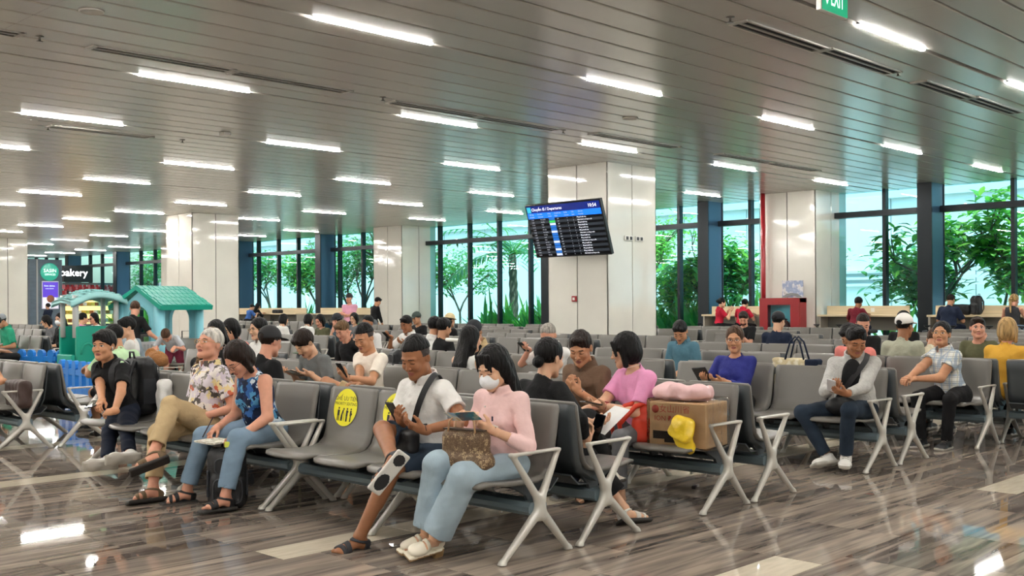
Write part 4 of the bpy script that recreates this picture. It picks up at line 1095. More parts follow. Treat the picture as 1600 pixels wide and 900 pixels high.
st_ = [c for c in BEN[(1, 0)].children if c.name.startswith('seat')]
st_.sort(key=lambda c: c.location.x)
for s_ in st_[2:4]: sticker(s_)

# ---------------------------------------------------------------- departures board
NAVY = mat('screen_navy', '#0c1d66', .2, emit=.9); BLU = mat('screen_blue', '#1a6fe6', .2, emit=.9); BLK = mat('screen_black', '#07080c', .15, emit=.5); GRY = mat('screen_row', '#2c3138', .2, emit=.6)
TXW = mat('screen_text', '#f2f4ff', .3, emit=1.1); TXG = mat('screen_text_dim', '#a9adb8', .3, emit=.9); SGR = mat('screen_green', '#2fae4e', .3, emit=.9); SBL = mat('screen_logo_blue', '#1c62b4', .3, emit=.8); SLT = mat('screen_logo_pale', '#b9c4e8', .3, emit=.9); CYN = mat('screen_cyan', '#2d9fb8', .3, emit=.9)
bo = empty('departures_board', (16.52, 14.4, 2.415)); tag(bo, 'large dark hanging departures screen tilted forward on the big column', 'screen')
BW, BH = 2.03, 1.14
# board local: x to the viewer's right, y up, z toward the viewer (-X side), top leaning forward
xr = V3((0, -1, 0)); upb = V3((-.36, 0, 1.06)).normalized(); nz = xr.cross(upb)
MBd = Matrix(((xr.x, upb.x, nz.x, 0), (xr.y, upb.y, nz.y, 0), (xr.z, upb.z, nz.z, 0), (0, 0, 0, 1)))
def bput(o): o.matrix_local = MBd; return o
mb = MB(); mb.box((0, BH / 2, -.04), (BW / 2, BH / 2, .04), mat('screen_case', '#0b0c0e', .35), None, .006); bput(mb.build('case', bo))
x0, x1 = -BW / 2 + .03, BW / 2 - .03
def rect(mb, a, b, c, d, m, z=.001): mb.add([(a, c, z), (b, c, z), (b, d, z), (a, d, z)], [(0, 1, 2, 3)], m)
mb = MB(); top = BH - .03; rect(mb, x0, x1, top - .15, top, NAVY); rect(mb, x0, x1, top - .27, top - .15, BLU); rh = (top - .27 - .03) / 15
for r_ in range(15): rect(mb, x0, x1, top - .27 - (r_ + 1) * rh, top - .27 - r_ * rh, BLK if r_ % 2 == 0 else GRY)
for r_ in range(15):
    c = [SBL, SGR, SLT, SBL, SBL, SLT, SBL, SBL, SBL, SLT, SBL, SBL, SLT, SBL, SLT][r_]; rect(mb, x0 + .56, x0 + .72, top - .27 - (r_ + 1) * rh + .004, top - .27 - r_ * rh - .004, c, .002)
rect(mb, x0 + .01, x0 + .12, top - .14, top - .02, CYN, .002); bput(mb.build('display', bo))
mb = MB(); T1 = lambda x, y: Matrix.Translation((x, y, .004))
add_text(mb, 'Chuyến đi / Departures', .085, TXW, T1(x0 + .14, top - .08), align='LEFT'); add_text(mb, '10:54', .1, TXW, T1(x1 - .2, top - .08))
for i, (x, t, t2) in enumerate(((.05, 'Giờ bay', 'Schedule'), (.28, 'Dự kiến', 'Estimated'), (.56, 'Hãng', 'Airline'), (.74, 'Chuyến bay', 'Flight'), (1.0, 'Quầy', 'Counter'), (1.2, 'Cửa', 'Gate'), (1.38, 'Ghi chú', 'Remarks'))):
    add_text(mb, t, .038, TXG, T1(x0 + x, top - .18), align='LEFT'); add_text(mb, t2, .036, TXG, T1(x0 + x, top - .235), align='LEFT')
rem = 'Đang chuyển bay,Hành khách vui lòng ra cửa,Đang chuyển bay,Đang chuyển bay'.split(',')
for r_ in range(15):
    y = top - .27 - (r_ + .5) * rh; hh = 11 + r_ // 5; mm = (r_ * 5) % 60
    add_text(mb, '%d:%02d' % (hh, mm), .034, TXG, T1(x0 + .07, y), align='LEFT'); add_text(mb, ['Phú Quốc', 'Hà Nội', 'Huế', 'Vinh', 'Hà Nội'][r_ % 5], .034, TXG, T1(x0 + .33, y), align='LEFT')
    add_text(mb, '%d' % (130 + r_ * 37), .034, TXG, T1(x0 + .78, y), align='LEFT'); add_text(mb, '%d' % (1 + r_ % 3), .034, TXG, T1(x0 + 1.06, y)); add_text(mb, '%d' % (1 + r_ % 9), .034, TXG, T1(x0 + 1.22, y)); add_text(mb, rem[(r_ * 3 // 2) % 4], .034, TXW, T1(x0 + 1.32, y), align='LEFT')
bput(mb.build('lettering', bo))
mb = MB(); mb.box((.265, 0, .45), (.262, .05, .05), HOUS); mb.build('bracket', bo)
# sockets, alarm button, red pipe and fire cabinet
SK = mat('socket_plate', '#e4e2dc', .4); SKD = mat('socket_dark', '#3b3d40', .5)
for x, l in ((17.74, 'left'), (18.1, 'right')):
    o = empty('socket_plate', (x, 13.925, 2.81)); tag(o, 'white wall socket plate with two dark sockets, %s one high on the big column' % l, 'socket'); mb = MB(); mb.box((0, -.008, 0), (.14, .01, .05), SK, None, .003); mb.build('plate', o)
    for q in (-1, 1): mb = MB(); mb.box((q * .062, -.02, 0), (.038, .004, .034), SKD); mb.build('socket', o)
for x, l in ((17.35, 'left'), (17.65, 'right')):
    o = empty('socket_plate', (16.5 + (x - 17.2) * 1.0, 46.68, 2.8)); tag(o, 'small socket plate on the left edge column, %s one' % l, 'socket'); mb = MB(); mb.box((0, -.008, 0), (.12, .01, .05), SK); mb.build('plate', o); mb = MB(); mb.box((0, -.02, 0), (.09, .004, .03), SKD); mb.build('socket', o)
RED = mat('fire_red', '#9c1f26', .3, spec=.5, coat=.3)
o = empty('alarm_button', (17.045, 14.82, 1.55)); tag(o, 'small red fire alarm call point low on the big column', 'alarm'); mb = MB(); mb.box((-.015, 0, 0), (.02, .06, .06), RED, None, .004); mb.build('box', o); mb = MB(); mb.box((-.037, 0, 0), (.003, .028, .028), mat('alarm_white', '#e6e2dc', .5)); mb.build('glass', o)
mb = MB(); mb.tube([(25.15, 15.2, 0), (25.15, 15.2, ZC)], .06, RED, 16); tag(mb.build('sprinkler_pipe'), 'red vertical pipe up the edge of the right column', 'pipe')
CAB = empty('fire_cabinet', (25.08, 14.55, 0)); tag(CAB, 'red fire hose cabinet with glass front lettered PCCC at the right column', 'fire cabinet')
ya, yb, zt = -.55, .62, 1.56
mb = MB(); mb.box((0, yb - .07, zt / 2), (.18, .07, zt / 2), RED, None, .01); mb.box((0, ya + .07, zt / 2), (.18, .07, zt / 2), RED, None, .01); mb.box((0, .035, zt - .06), (.18, .585, .06), RED); mb.box((0, .035, .25), (.18, .585, .25), RED); mb.build('housing', CAB); mb = MB(); mb.box((.16, .035, zt / 2), (.02, .5, zt / 2 - .05), mat('cabinet_lining', '#c9d2d6', .3)); mb.build('lining', CAB)
mb = MB()
for a, b, c, d in ((yb - .14, zt - .12, yb - .27, zt - .22), (ya + .14, zt - .12, ya + .27, zt - .22)): pass
mb.prism([(yb - .01, .5), (yb - .01, zt - .02), (ya + .01, zt - .02), (ya + .01, .5), (ya + .25, .5), (ya + .25, zt - .18), (yb - .25, zt - .18), (yb - .25, .5)], (-.21, -.18), RED); mb.build('door_frame', CAB)
mb = MB(); mb.box((-.17, .035, .95), (.005, .4, .46), GL); mb.build('glass', CAB)
mb = MB(); Mt = Matrix.Translation((-.215, -.02, .64)) @ Matrix(((0, 0, -1, 0), (-1, 0, 0, 0), (0, 1, 0, 0), (0, 0, 0, 1))); add_text(mb, 'PCCC', .2, mat('letter_white', '#eeeeee', .5), Mt); mb.build('lettering', CAB)
mb = MB(); mb.lathe((.0, .05, .8), [(.2, -.06), (.2, -.05), (.06, -.04), (.06, .04), (.2, .05), (.2, .06)], mat('hose_reel', '#8c2a20', .5), 18, Matrix.Rotation(PI / 2, 3, 'Y')); mb.build('hose_reel', CAB)
pm = ramp_mat('print_leaflet', [(0, '#d8dce6'), (.45, '#9aa6c4'), (.6, '#e6e2e0'), (.8, '#7d6f74')], 7, 'noise')
o = empty('poster', (25.0, 14.25, 1.57)); tag(o, 'pale printed board standing on top of the fire cabinet', 'poster'); mb = MB(); mb.box((0, 0, .22), (.012, .3, .22), pm); mb.build('sheet', o); mb = MB(); mb.prism([(-.3, 0), (-.15, .1), (0, .12), (.15, .1), (.3, 0), (.2, 0), (0, .06), (-.2, 0)], (-.05, -.02), mat('wire_grey', '#8b8b8b', .4)); mb.build('stand', o)

# ---------------------------------------------------------------- window counters
WOOD = mat('pale_oak', '#d9c7a4', .45, vary=(3, .1, (1, .2, 6))); WEDGE = mat('counter_panel_grey', '#7e7c74', .5)
def counter(y0, y1, lab, px=0):
    o = empty('window_counter', (25.45, (y0 + y1) / 2, 0)); tag(o, lab, 'counter', 'laptop counters along the windows'); h = (y1 - y0) / 2
    mb = MB(); mb.box((0, 0, 1.1), (.28, h, .025), WOOD, None, .004); mb.build('worktop', o)
    mb = MB(); mb.box((.26, 0, 1.235), (.02, h, .11), WOOD); mb.build('upstand', o); mb = MB(); mb.box((.2, 0, .9), (.015, h - .05, .17), WEDGE); mb.build('modesty_panel', o)
    n = max(1, round((y1 - y0) / 2.2))
    for k in range(n + 1): mb = MB(); mb.box((.02, -h + .03 + (2 * h - .06) * k / n, .54), (.22, .025, .54), mat('leg_panel', '#b9b3a6', .5)); mb.build('leg_panel', o)
    return o
counter(11.45, 13.65, 'pale wooden counter between the red cabinet column and the dark pier'); counter(5.0, 10.8, 'pale wooden counter at the right frame edge'); counter(15.5, 17.2, 'pale wooden counter under the two red-shirted workers'); counter(37.0, 42.2, 'long pale wooden counter at the left windows'); counter(32.1, 36.0, 'pale wooden counter behind the man in pink')
mb = MB(); mb.box((25.7, 12.4, 1.24), (.012, .05, .05), SK); tag(mb.build('socket_plate'), 'white socket plate on the wooden counter upstand', 'socket')
STB = mat('stool_black', '#141518', .45); stool = None
SC = [(24.7, y) for y in (12.0, 12.7, 13.3, 6.2, 7.0, 7.8, 8.4, 9.1, 9.9, 10.5, 16.2, 16.8, 33, 33.8, 34.6, 35.4, 37.6, 38.4, 39.2, 40, 40.8, 41.6)]
for i, (x, y) in enumerate(SC):
    if stool is None:
        o = empty('bar_stool', (x, y, 0)); tag(o, '', 'stool'); mb = MB(); mb.lathe((0, 0, 0), [(.05, .68), (.17, .69), (.19, .72), (.185, .76), (.12, .775)], STB, 20); mb.build('seat', o)
        mb = MB(); mb.tube([(-.14, -.0, .76), (-.2, 0, .84), (-.2, -.08, .88), (-.2, .08, .88), (-.2, 0, .84)], .018, STB, 6); mb.build('backrest', o)
        mb = MB(); mb.lathe((0, 0, 0), [(.2, 0), (.2, .015), (.03, .03), (.025, .68)], mat('chrome', '#b8b8b8', .15, metal=1), 20); mb.build('pedestal', o); mb = MB(); mb.tube([(.15 * math.cos(a), .15 * math.sin(a), .28) for a in [2 * PI * k / 16 for k in range(16)]], .01, mat('chrome'), 6, closed=True); mb.build('foot_ring', o); stool = o
    else: o = copy_tree(stool); o.location = (x, y, 0)
    tag(o, 'black bar stool at the window counters, %s from the %s' % ((ordn(1 + sorted([q[1] for q in SC]).index(y)) if i < 12 else ordn(1 + sorted([q[1] for q in SC], reverse=True).index(y))), 'right' if i < 12 else 'left'), 'stool', 'black bar stools')

# ---------------------------------------------------------------- play area
AQ = mat('plastic_aqua', '#9fd6d6', .4, spec=.4); TEAL = mat('plastic_teal', '#17a08a', .4, spec=.4); GRNT = mat('plastic_green', '#1f9e86', .4); GPL = mat('plastic_grey', '#c2c4c3', .45); BPL = mat('plastic_blue', '#1f7fd6', .4)
AQB = mat('plastic_lightblue', '#86cbd9', .4)
def face_yaw(x, y): return math.atan2(y, x) + PI / 2     # local -Y looks at the camera
q_ = atd(140, 19.5); ph = empty('toy_playhouse', (q_.x, q_.y, 0), R(1)); tag(ph, 'small children playhouse with pale aqua canopy roof and grey posts', 'playhouse')
hx, hy_ = .44, .3
for sx, sy, r_ in ((-1, -1, .055), (1, -1, .045), (-1, 1, .045), (1, 1, .045)): mb = MB(); mb.lathe((sx * hx * .86, sy * hy_ * .86, 0), [(r_, .9), (r_, 1.66)], GPL, 12); mb.build('post', ph)
mb = MB(); vs = []; fs = []; n = 20
zr = lambda u: 1.76 - .1 * u * u - .035 * (1 - math.cos(u * PI)) * (1 if u < 0 else .3)
for i in range(n + 1):
    u = -1 + 2 * i / n
    for v_ in (-1, -.9, 0, .9, 1): vs.append((u * hx * 1.2, v_ * hy_ * 1.35, zr(u) - (.05 if abs(v_) == 1 else 0) - .05 * v_ * v_))
for i in range(n):
    for k in range(4): a = i * 5 + k; fs.append((a, a + 5, a + 6, a + 1))
vs2 = [(x, y, z - .06) for x, y, z in vs]; nn = len(vs); fs2 = [tuple(nn + q for q in f[::-1]) for f in fs]
edge = [(i * 5, (i + 1) * 5) for i in range(n)]
mb.add(vs + vs2, fs + fs2 + [(b, a, a + nn, b + nn) for a, b in edge] + [(a + 4, b + 4, b + 4 + nn, a + 4 + nn) for a, b in edge] + [(k + 1, k, k + nn, k + 1 + nn) for k in range(4)] + [(n * 5 + k, n * 5 + k + 1, n * 5 + k + 1 + nn, n * 5 + k + nn) for k in range(4)], AQ, True); mb.build('roof', ph)
for i in range(-4, 5):
    for k in (-.75, -.35, .05, .45):
        mb = MB(); u = i / 4.6; mb.box((u * hx * 1.2, k * hy_ * 1.35, zr(u) - .05 * k * k + .004), (.05, .05, .009), AQ, None, .003); mb.build('roof_tile', ph)
for nm, c, h_, m_ in (('front_panel', (.02, -hy_, .56), (.42, .035, .54), GRNT), ('side_panel', (hx, 0, .56), (.035, .3, .54), GRNT), ('back_panel', (0, hy_, .56), (.42, .035, .54), TEAL), ('low_side_panel', (-hx, 0, .3), (.035, .3, .3), TEAL)): mb = MB(); mb.box(c, h_, m_, None, .015); mb.build(nm, ph)
for q in (-.2, .2): mb = MB(); mb.tube([(q + .12 * math.cos(a), -hy_ - .04, .6 + .2 * math.sin(a)) for a in [PI * k / 8 for k in range(9)]], .02, GRNT, 6); mb.build('arch_relief', ph)
q_ = atd(252, 20.0); p2 = empty('toy_playhouse', (q_.x, q_.y, 0), R(17)); tag(p2, 'larger children playhouse with dark teal tiled roof, light blue walls and arched opening', 'playhouse')
g, l = .46, .5
for x, y, r_ in ((-l, -g, .1), (l, -g, .08), (-l, g, .08), (l, g, .08)): mb = MB(); mb.lathe((x, y, 0), [(r_ * 1.35, 0), (r_ * 1.35, .72), (r_, .78), (r_, 1.5)], AQB, 16); mb.build('post', p2)
def gable(x, th):
    mb = MB(); A_ = [PI * k / 12 for k in range(13)]
    ins = [(-.27, .75)] + [(-.27 * math.cos(a), 1.2 + .27 * math.sin(a)) for a in A_] + [(.27, .75)]
    outp = [(-g, .75)] + [(-g + 2 * g * t / 12, 1.42 + .3 * (1 - abs(t - 6) / 6)) for t in range(13)] + [(g, .75)]
    n = len(ins); vs = [(x - th, y, z) for y, z in ins + outp] + [(x + th, y, z) for y, z in ins + outp]; fs = []
    for i in range(n - 1): fs += [(i, i + 1, n + i + 1, n + i), (2 * n + i + 1, 2 * n + i, 3 * n + i, 3 * n + i + 1), (i + 1, i, 2 * n + i, 2 * n + i + 1)]
    mb.add(vs, fs, AQB); mb.box((x, 0, .38), (th, g, .38), AQB); mb.tube([(x - th, y, z) for y, z in ins], .022, AQB, 6); return mb
gable(-l, .045).build('gable_wall', p2); gable(l, .045).build('gable_wall', p2)
for q in (-1, 1):
    mb = MB(); mb.add([(-l - .12, 0, 1.82), (l + .12, 0, 1.82), (l + .16, q * .66, 1.46), (-l - .16, q * .66, 1.46), (-l - .12, 0, 1.75), (l + .12, 0, 1.75), (l + .16, q * .64, 1.38), (-l - .16, q * .64, 1.38)], [(0, 1, 2, 3), (7, 6, 5, 4), (3, 2, 6, 7), (0, 3, 7, 4), (2, 1, 5, 6)], TEAL); mb.build('roof', p2)
    for r_ in range(5):
        for c_ in range(10):
            mb = MB(); t = (r_ + .5) / 5; mb.box((-.56 + c_ * .124 + .03 * (r_ % 2), q * .66 * t, 1.825 - .36 * t), (.056, .07, .012), TEAL, Matrix.Rotation(-q * .5, 3, 'X') @ Matrix.Rotation(.0, 3, 'Y'), .004); mb.build('roof_tile', p2)
for k in range(6): mb = MB(); mb.box((-.95 + .085 * k - .1, -g - .05, .42), (.022, .022, .36), GPL); mb.build('slat', p2)
mb = MB(); mb.box((-.83, -g - .05, .8), (.28, .03, .025), GPL); mb.build('rail', p2)
# blue picket fence panels
def fence(p0, p1, lab):
    p0, p1 = V3(p0), V3(p1); L = (p1 - p0).length; o = empty('picket_fence', p0, math.atan2(p1.y - p0.y, p1.x - p0.x)); tag(o, lab, 'fence', 'blue plastic picket fence of the play corner'); n = max(2, int(L / .24))
    for z in (.2, .47): mb = MB(); mb.box((L / 2, 0, z), (L / 2, .03, .05), BPL, None, .01); mb.build('rail', o)
    for k in range(n):
        x = (k + .5) * L / n; mb = MB(); pr_ = [(x - .055, 0), (x + .055, 0), (x + .055, .48)] + [(x + .085 * math.cos(a), .56 + .085 * math.sin(a)) for a in [-.9 + (PI + 1.8) * q / 8 for q in range(9)]] + [(x - .055, .48)]; mb.prism(pr_, (-.035, .035), BPL, 1); mb.build('picket', o)
fence(atd(26, 20.6), atd(88, 20.2), 'blue picket fence panel at the left above the empty bench'); fence(atd(89, 20.2), atd(110, 20.4), 'short blue picket fence panel joined to the playhouse'); fence(atd(92, 16.6), atd(168, 15.2), 'blue picket fence panel in front of the playhouse, behind the man in black')

# ---------------------------------------------------------------- kiosk and cafe far left
GW = mat('kiosk_slate', '#5d6b78', .5, vary=(2, .12, (1, 1, 3)))
YK = 57.0
def onk(px, py, dy=0): return atY(px, py, YK + dy)
a1 = onk(47, 400); a2 = onk(97, 400); kx = (a1.x + a2.x) / 2; kw = (a2.x - a1.x) / 2
k1 = empty('kiosk_wall', (kx, YK, 0)); tag(k1, 'grey slate kiosk wall at far left', 'kiosk')
mb = MB(); mb.box((0, .22, 1.98), (kw, .2, 1.98), GW); mb.build('wall_panel', k1); mb = MB(); mb.box((-kw + .35, .01, 1.98), (.04, .03, 1.98), mat('kiosk_edge', '#a8a8a8', .4)); mb.build('edge_strip', k1)
Mk = Matrix.Rotation(PI / 2, 4, 'X'); MR2 = Matrix.Rotation(PI / 2, 3, 'X'); MR = Matrix.Rotation(-PI / 2, 3, 'Y')
o = empty('round_sign', onk(77, 425)); tag(o, 'round green illuminated sign on the grey kiosk wall', 'sign')
mb = MB(); mb.lathe((0, -.04, 0), [(.47, -.06), (.47, .04), (.43, .05)], mat('sign_green', '#2f9f86', .3, emit=.45), 28, MR2); mb.build('disc', o)
mb = MB(); add_text(mb, 'SASIN', .26, mat('sign_white2', '#e8fff8', .4, emit=1), Matrix.Translation((0, -.1, .06)) @ Mk); add_text(mb, 'SERVICES', .14, mat('sign_white2'), Matrix.Translation((0, -.1, -.14)) @ Mk); mb.build('lettering', o)
pa = onk(78, 461); o = empty('poster_screen', pa); tag(o, 'upright purple and white advertising screen on the kiosk wall', 'poster')
mb = MB(); mb.box((0, -.03, 0), (.44, .04, .74), mat('poster_frame', '#d3cfe2', .4), None, .01); mb.build('frame', o)
mb = MB(); mb.box((0, -.075, .28), (.4, .004, .4), mat('poster_purple', '#5b3fc2', .4, emit=.5)); mb.box((0, -.075, -.41), (.4, .004, .29), mat('poster_white', '#e4e0ee', .4, emit=.5)); mb.lathe((.0, -.08, -.2), [(.2, -.005), (.2, .005)], mat('poster_food', '#b06d55', .5), 16, MR2); mb.build('picture', o)
mb = MB(); add_text(mb, 'New dishes', .12, mat('sign_white2'), Matrix.Translation((-.05, -.082, .48)) @ Mk); add_text(mb, 'at the airport', .08, mat('sign_white2'), Matrix.Translation((-.05, -.082, .34)) @ Mk); mb.build('lettering', o)
YC = 58.0; b0 = atY(98, 425, YC); b1 = atY(143, 425, YC); c2 = atY(182, 450, YC); cx_ = (b0.x + c2.x) / 2; W_ = (c2.x - b0.x) / 2
cf = empty('cafe_stand', (cx_, YC, 0)); tag(cf, 'cafe stand with black sign board, red bags and lit shelves', 'cafe')
mb = MB(); mb.box(((b0.x + b1.x) / 2 - cx_, 0, 3.25), ((b1.x - b0.x) / 2, .15, .45), mat('cafe_black', '#1b1d20', .4)); mb.build('sign_board', cf)
mb = MB(); add_text(mb, 'bakery', .55, mat('cafe_lit', '#ffffff', .4, emit=4), Matrix.Translation((b0.x - cx_ + .55, -.17, 3.3)) @ Mk); mb.build('lettering', cf)
mb = MB(); mb.box((0, .25, 2.72), (W_, .2, .05), mat('cafe_rail', '#6d6f70', .5)); mb.box((-W_ + .05, .3, 1.35), (.05, .05, 1.4), mat('cafe_rail')); mb.box((W_ - .05, .3, 1.35), (.05, .05, 1.4), mat('cafe_rail')); mb.build('hanging_rail', cf)
mb = MB(); mb.box((0, .4, .25), (W_, .4, .25), mat('cafe_rail')); mb.build('base_counter', cf)
rb = [mat('bag_red', '#b3262d', .5), mat('bag_grey', '#8d9296', .5), mat('bag_pink', '#d8777c', .5), mat('bag_dark', '#4b2c2e', .5)]
random.seed(5)
for k in range(26):
    mb = MB(); xk = -W_ + 2 * W_ * (k + .5) / 26; mb.box((xk, .05, 2.54 - .1 * (k % 2)), (.08, .07, .12), rb[0 if k % 3 else 2], None, .02); mb.box((xk, .05, 2.2), (.075, .05, .14), rb[1 + k % 3 if k % 4 else 0]); o = mb.build('gift_bag'); o.location = (cx_, YC, 0); tag(o, 'red and grey gift bag hanging in the cafe stand, %s from the left' % ordn(k + 1), 'bag', 'gift bags hung in the cafe')
for z in (.6, 1.05, 1.5):
    mb = MB(); mb.box((0, .35, z), (W_, .25, .02), mat('shelf_cream', '#e9ddb9', .5)); mb.build('shelf', cf)
mb = MB(); mb.box((0, .62, 1.15), (W_, .02, .65), mat('lit_backing', '#f1d68c', .5, emit=1.3)); mb.build('lit_back_panel', cf)
for k in range(40):
    mb = MB(); z = (.62, 1.07, 1.52)[k % 3]; xk = -W_ + 2 * W_ * (k + .5) / 40; mb.box((xk, .28, z + .09), (.09, .08, .09), mat('pack_%d' % (k % 4), ['#e8c34a', '#f4efe2', '#b46a3c', '#d9d35a'][k % 4], .5), None, .01); o = mb.build('snack_box'); o.location = (cx_, YC, 0); tag(o, 'small pack on the %s lit cafe shelf, %s from the left' % (('lowest', 'middle', 'top')[k % 3], ordn(k // 3 + 1)), 'box', 'packs on the cafe shelves')

# ---------------------------------------------------------------- people, nearest first
def seatp(label, xc, face, Y, **kw):
    lx = xc + .07 if face < 0 else xc - .07
    return person(label, (lx, Y, 0), PI / 2 if face < 0 else -PI / 2, **kw)
def LP(px, py, X, o, face=-1):
    p = atX(px, py, X)
    return (p.y - o[1], o[0] - p.x, p.z) if face < 0 else (o[1] - p.y, p.x - o[0], p.z)
def yfor(px, X): return atX(px, 475, X).y
WHC = cloth('cloth_white', '#e3e2de', .8, .05); BLC = cloth('cloth_black', '#141416', .8, .2); NVC = cloth('cloth_navy', '#1b2438', .85, .15); GRC = cloth('cloth_grey', '#6d6f72', .85); OLV = cloth('cloth_olive', '#5b5b42', .85)
JEL = mat('denim_light', '#9fb2bd', .85, spec=.2, bump=(150, .1), vary=(5, .16)); JED = mat('denim_dark', '#27323f', .85, spec=.2, bump=(150, .1), vary=(5, .3)); JEB = mat('denim_blue', '#7d94a8', .85, spec=.2, bump=(150, .1), vary=(5, .16))
PNK = cloth('cloth_pale_pink', '#edc9c6', .75, .05); KHA = cloth('cloth_khaki', '#bfa77f', .85, .08)
SWH = mat('shoe_white', '#e4e2dc', .5)
# 1 woman in pink shirt with mask
o = (4.54, 4.47); F = lambda px, py, X: LP(px, py, X, o)
fr1 = seatp('masked woman in pale pink shirt and light wide jeans reading a brochure', 4.47, -1, o[1], lod=2, s=.93, tone='light', hair='longbangs', fem=True, lean=3, hy=4, hp=24, hr=0,
    pel=(0, 0.04, .51), feet=((.10, .50, .135), (.22, .46, .14)), kp=((-.5, .2, 1), (-.1, .3, 1)), fd=((.15, 1, -.12), (.3, 1, -.1)),
    hands=((F(768, 672, 4.27), (.55, .45, .35), (.3, -.6, .75), .55), (F(716, 668, 4.25), (-.45, .3, .5), (-.2, -.8, .4), .75)), top='shirt', tm=PNK, sl=1.55, bottom=1.94, bm=JEL, flare=.045, shoe='maryjane', sm=mat('cream_leather', '#e7dfcb', .35), thick=.95)
mask(fr1)
# 2 man in white polo, ankle on the other knee
o = (4.54, 5.1); F = lambda px, py, X: LP(px, py, X, o)
fr2 = seatp('man in white polo and denim shorts, one sandalled foot on his knee', 4.47, -1, o[1], lod=2, s=1.0, w=1.08, tone='brown', hair='fade', lean=8, hy=10, hp=24, pel=(0, 0.05, .52),
    feet=(F(562, 838, 3.9), F(613, 716, 3.9)), kp=((-.3, .4, 1), (1.2, .1, .9)), fd=((.12, 1, -.05), (.42, .42, -.72)),
    hands=((F(662, 672, 4.2), (.5, .5, .25), (.2, -.6, .8), .5), (F(628, 660, 4.22), (-.35, .55, .4), (-.3, -.6, .7), .55)), ep=((-1, -.3, -.5), (1, -.3, -.5)), top='polo', tm=WHC, sl=.62, bottom=.88, bm=mat('denim_navy_shorts', '#2e3a48', .85, spec=.2, bump=(150, .1), vary=(5, .2)), shoe='sandal', sm=mat('sandal_strap_grey', '#34353a', .7), extras={'sole': mat('sandal_sole_white', '#cfcdc6', .6)})
# 3 woman in blue floral top writing
o = (4.54, 6.98); F = lambda px, py, X: LP(px, py, X, o)
FLB = ramp_mat('floral_blue', [(0, '#16284e'), (.3, '#2f5f9c'), (.45, '#0e1a33'), (.62, '#c9d6de'), (.75, '#4f8fb8'), (.88, '#101c38')], 20)
fr3 = seatp('dark-haired woman in blue floral sleeveless top and jeans bending over a notebook', 4.47, -1, o[1], lod=2, s=.97, w=1.12, tone='pink', hair='wavy', hc='darkbrown', fem=True, lean=16, twist=0, hy=5, hp=42, pel=(0, 0.06, .515), neck=.015,
    feet=(F(352, 775, 3.98), F(292, 765, 3.98)), kp=((-.2, .3, 1), (.1, .3, 1)), fd=((.1, 1, 0), (.15, 1, 0)),
    hands=((F(376, 682, 4.12), (.75, .5, -.1), (0, .1, -1), .5), (F(340, 668, 4.15), (-.1, .75, -.4), (-.3, .2, -.9), .8)), top='tank', tm=FLB, sl=0, bottom=1.88, bm=JEB, flare=.012, shoe='sandal', sm=mat('sandal_strap_black', '#17171a', .6), thick=1.12)
glasses(fr3)
# 4 old man in patterned shirt
o = (4.46, 7.62); F = lambda px, py, X: LP(px, py, X, o)
FLM = ramp_mat('shirt_collage', [(0, '#d8cfd6'), (.25, '#57504c'), (.36, '#e6dfd9'), (.52, '#c96a4c'), (.6, '#cfc4cf'), (.76, '#8c8780'), (.84, '#e2cf9a')], 24)
fr4 = seatp('white-haired man in patterned shirt and khaki trousers leaning back with crossed legs', 4.40, -1, o[1], lod=2, s=1.02, w=1.1, tone='pink', hair='crop', hc='white', old=True, lean=-4, twist=0, hy=15, hp=-14, pel=(0, 0.12, .51),
    feet=(F(238, 708, 3.72), F(237, 762, 3.80)), kp=((.2, .3, 1), (.2, .3, 1)), fd=((.35, 1, -.35), (.1, 1, 0)),
    hands=((F(312, 652, 4.2), (.8, .3, .0), (-.1, -.9, -.3), .6), (F(285, 652, 4.15), (-.7, .4, .1), (0, -.9, -.3), .6)), top='shirt', tm=FLM, sl=.7, bottom=1.84, bm=KHA, flare=.012, shoe='sandal', sm=mat('sandal_brown', '#6b573e', .7), eyes='open', drape=.01)
glasses(fr4, mat('glasses_gold', '#b58f4a', .3, metal=.8))
# 5 man in black with backpack
o = (4.54, 9.1); F = lambda px, py, X: LP(px, py, X, o)
fr5 = seatp('young man in black polo, dark jeans and white sneakers with earbuds, wearing a black backpack', 4.47, -1, o[1], lod=2, s=1.0, tone='warm', hair='mop', lean=20, twist=14, hy=26, hp=0, pel=(0, 0.16, .52),
    feet=(F(202, 744, 3.86), F(165, 726, 3.92)), kp=((.1, .5, 1), (.9, .6, .9)), fd=((.25, 1, 0), (.3, 1, 0)),
    hands=((F(178, 648, 4.02), (.75, .4, -.1), (.2, -.6, -.7), .6), (F(160, 636, 4.0), (-.6, .6, -.3), (-.2, -.3, -.9), .6)), top='polo', tm=BLC, sl=.66, bottom=1.97, bm=mat('denim_ink', '#171d2b', .85, spec=.2, vary=(5, .2)), shoe='sneaker', sm=SWH, eyes='open')
mb = MB()
for q in (-1, 1): mb.tube([hpt(fr5, q * .083, .008, -.006), hpt(fr5, q * .09, .012, -.012), hpt(fr5, q * .088, .018, -.032)], .0045, mat('earbud_white', '#f2f2f2', .3), 6)
mb.build('earbuds', fr5['root'])
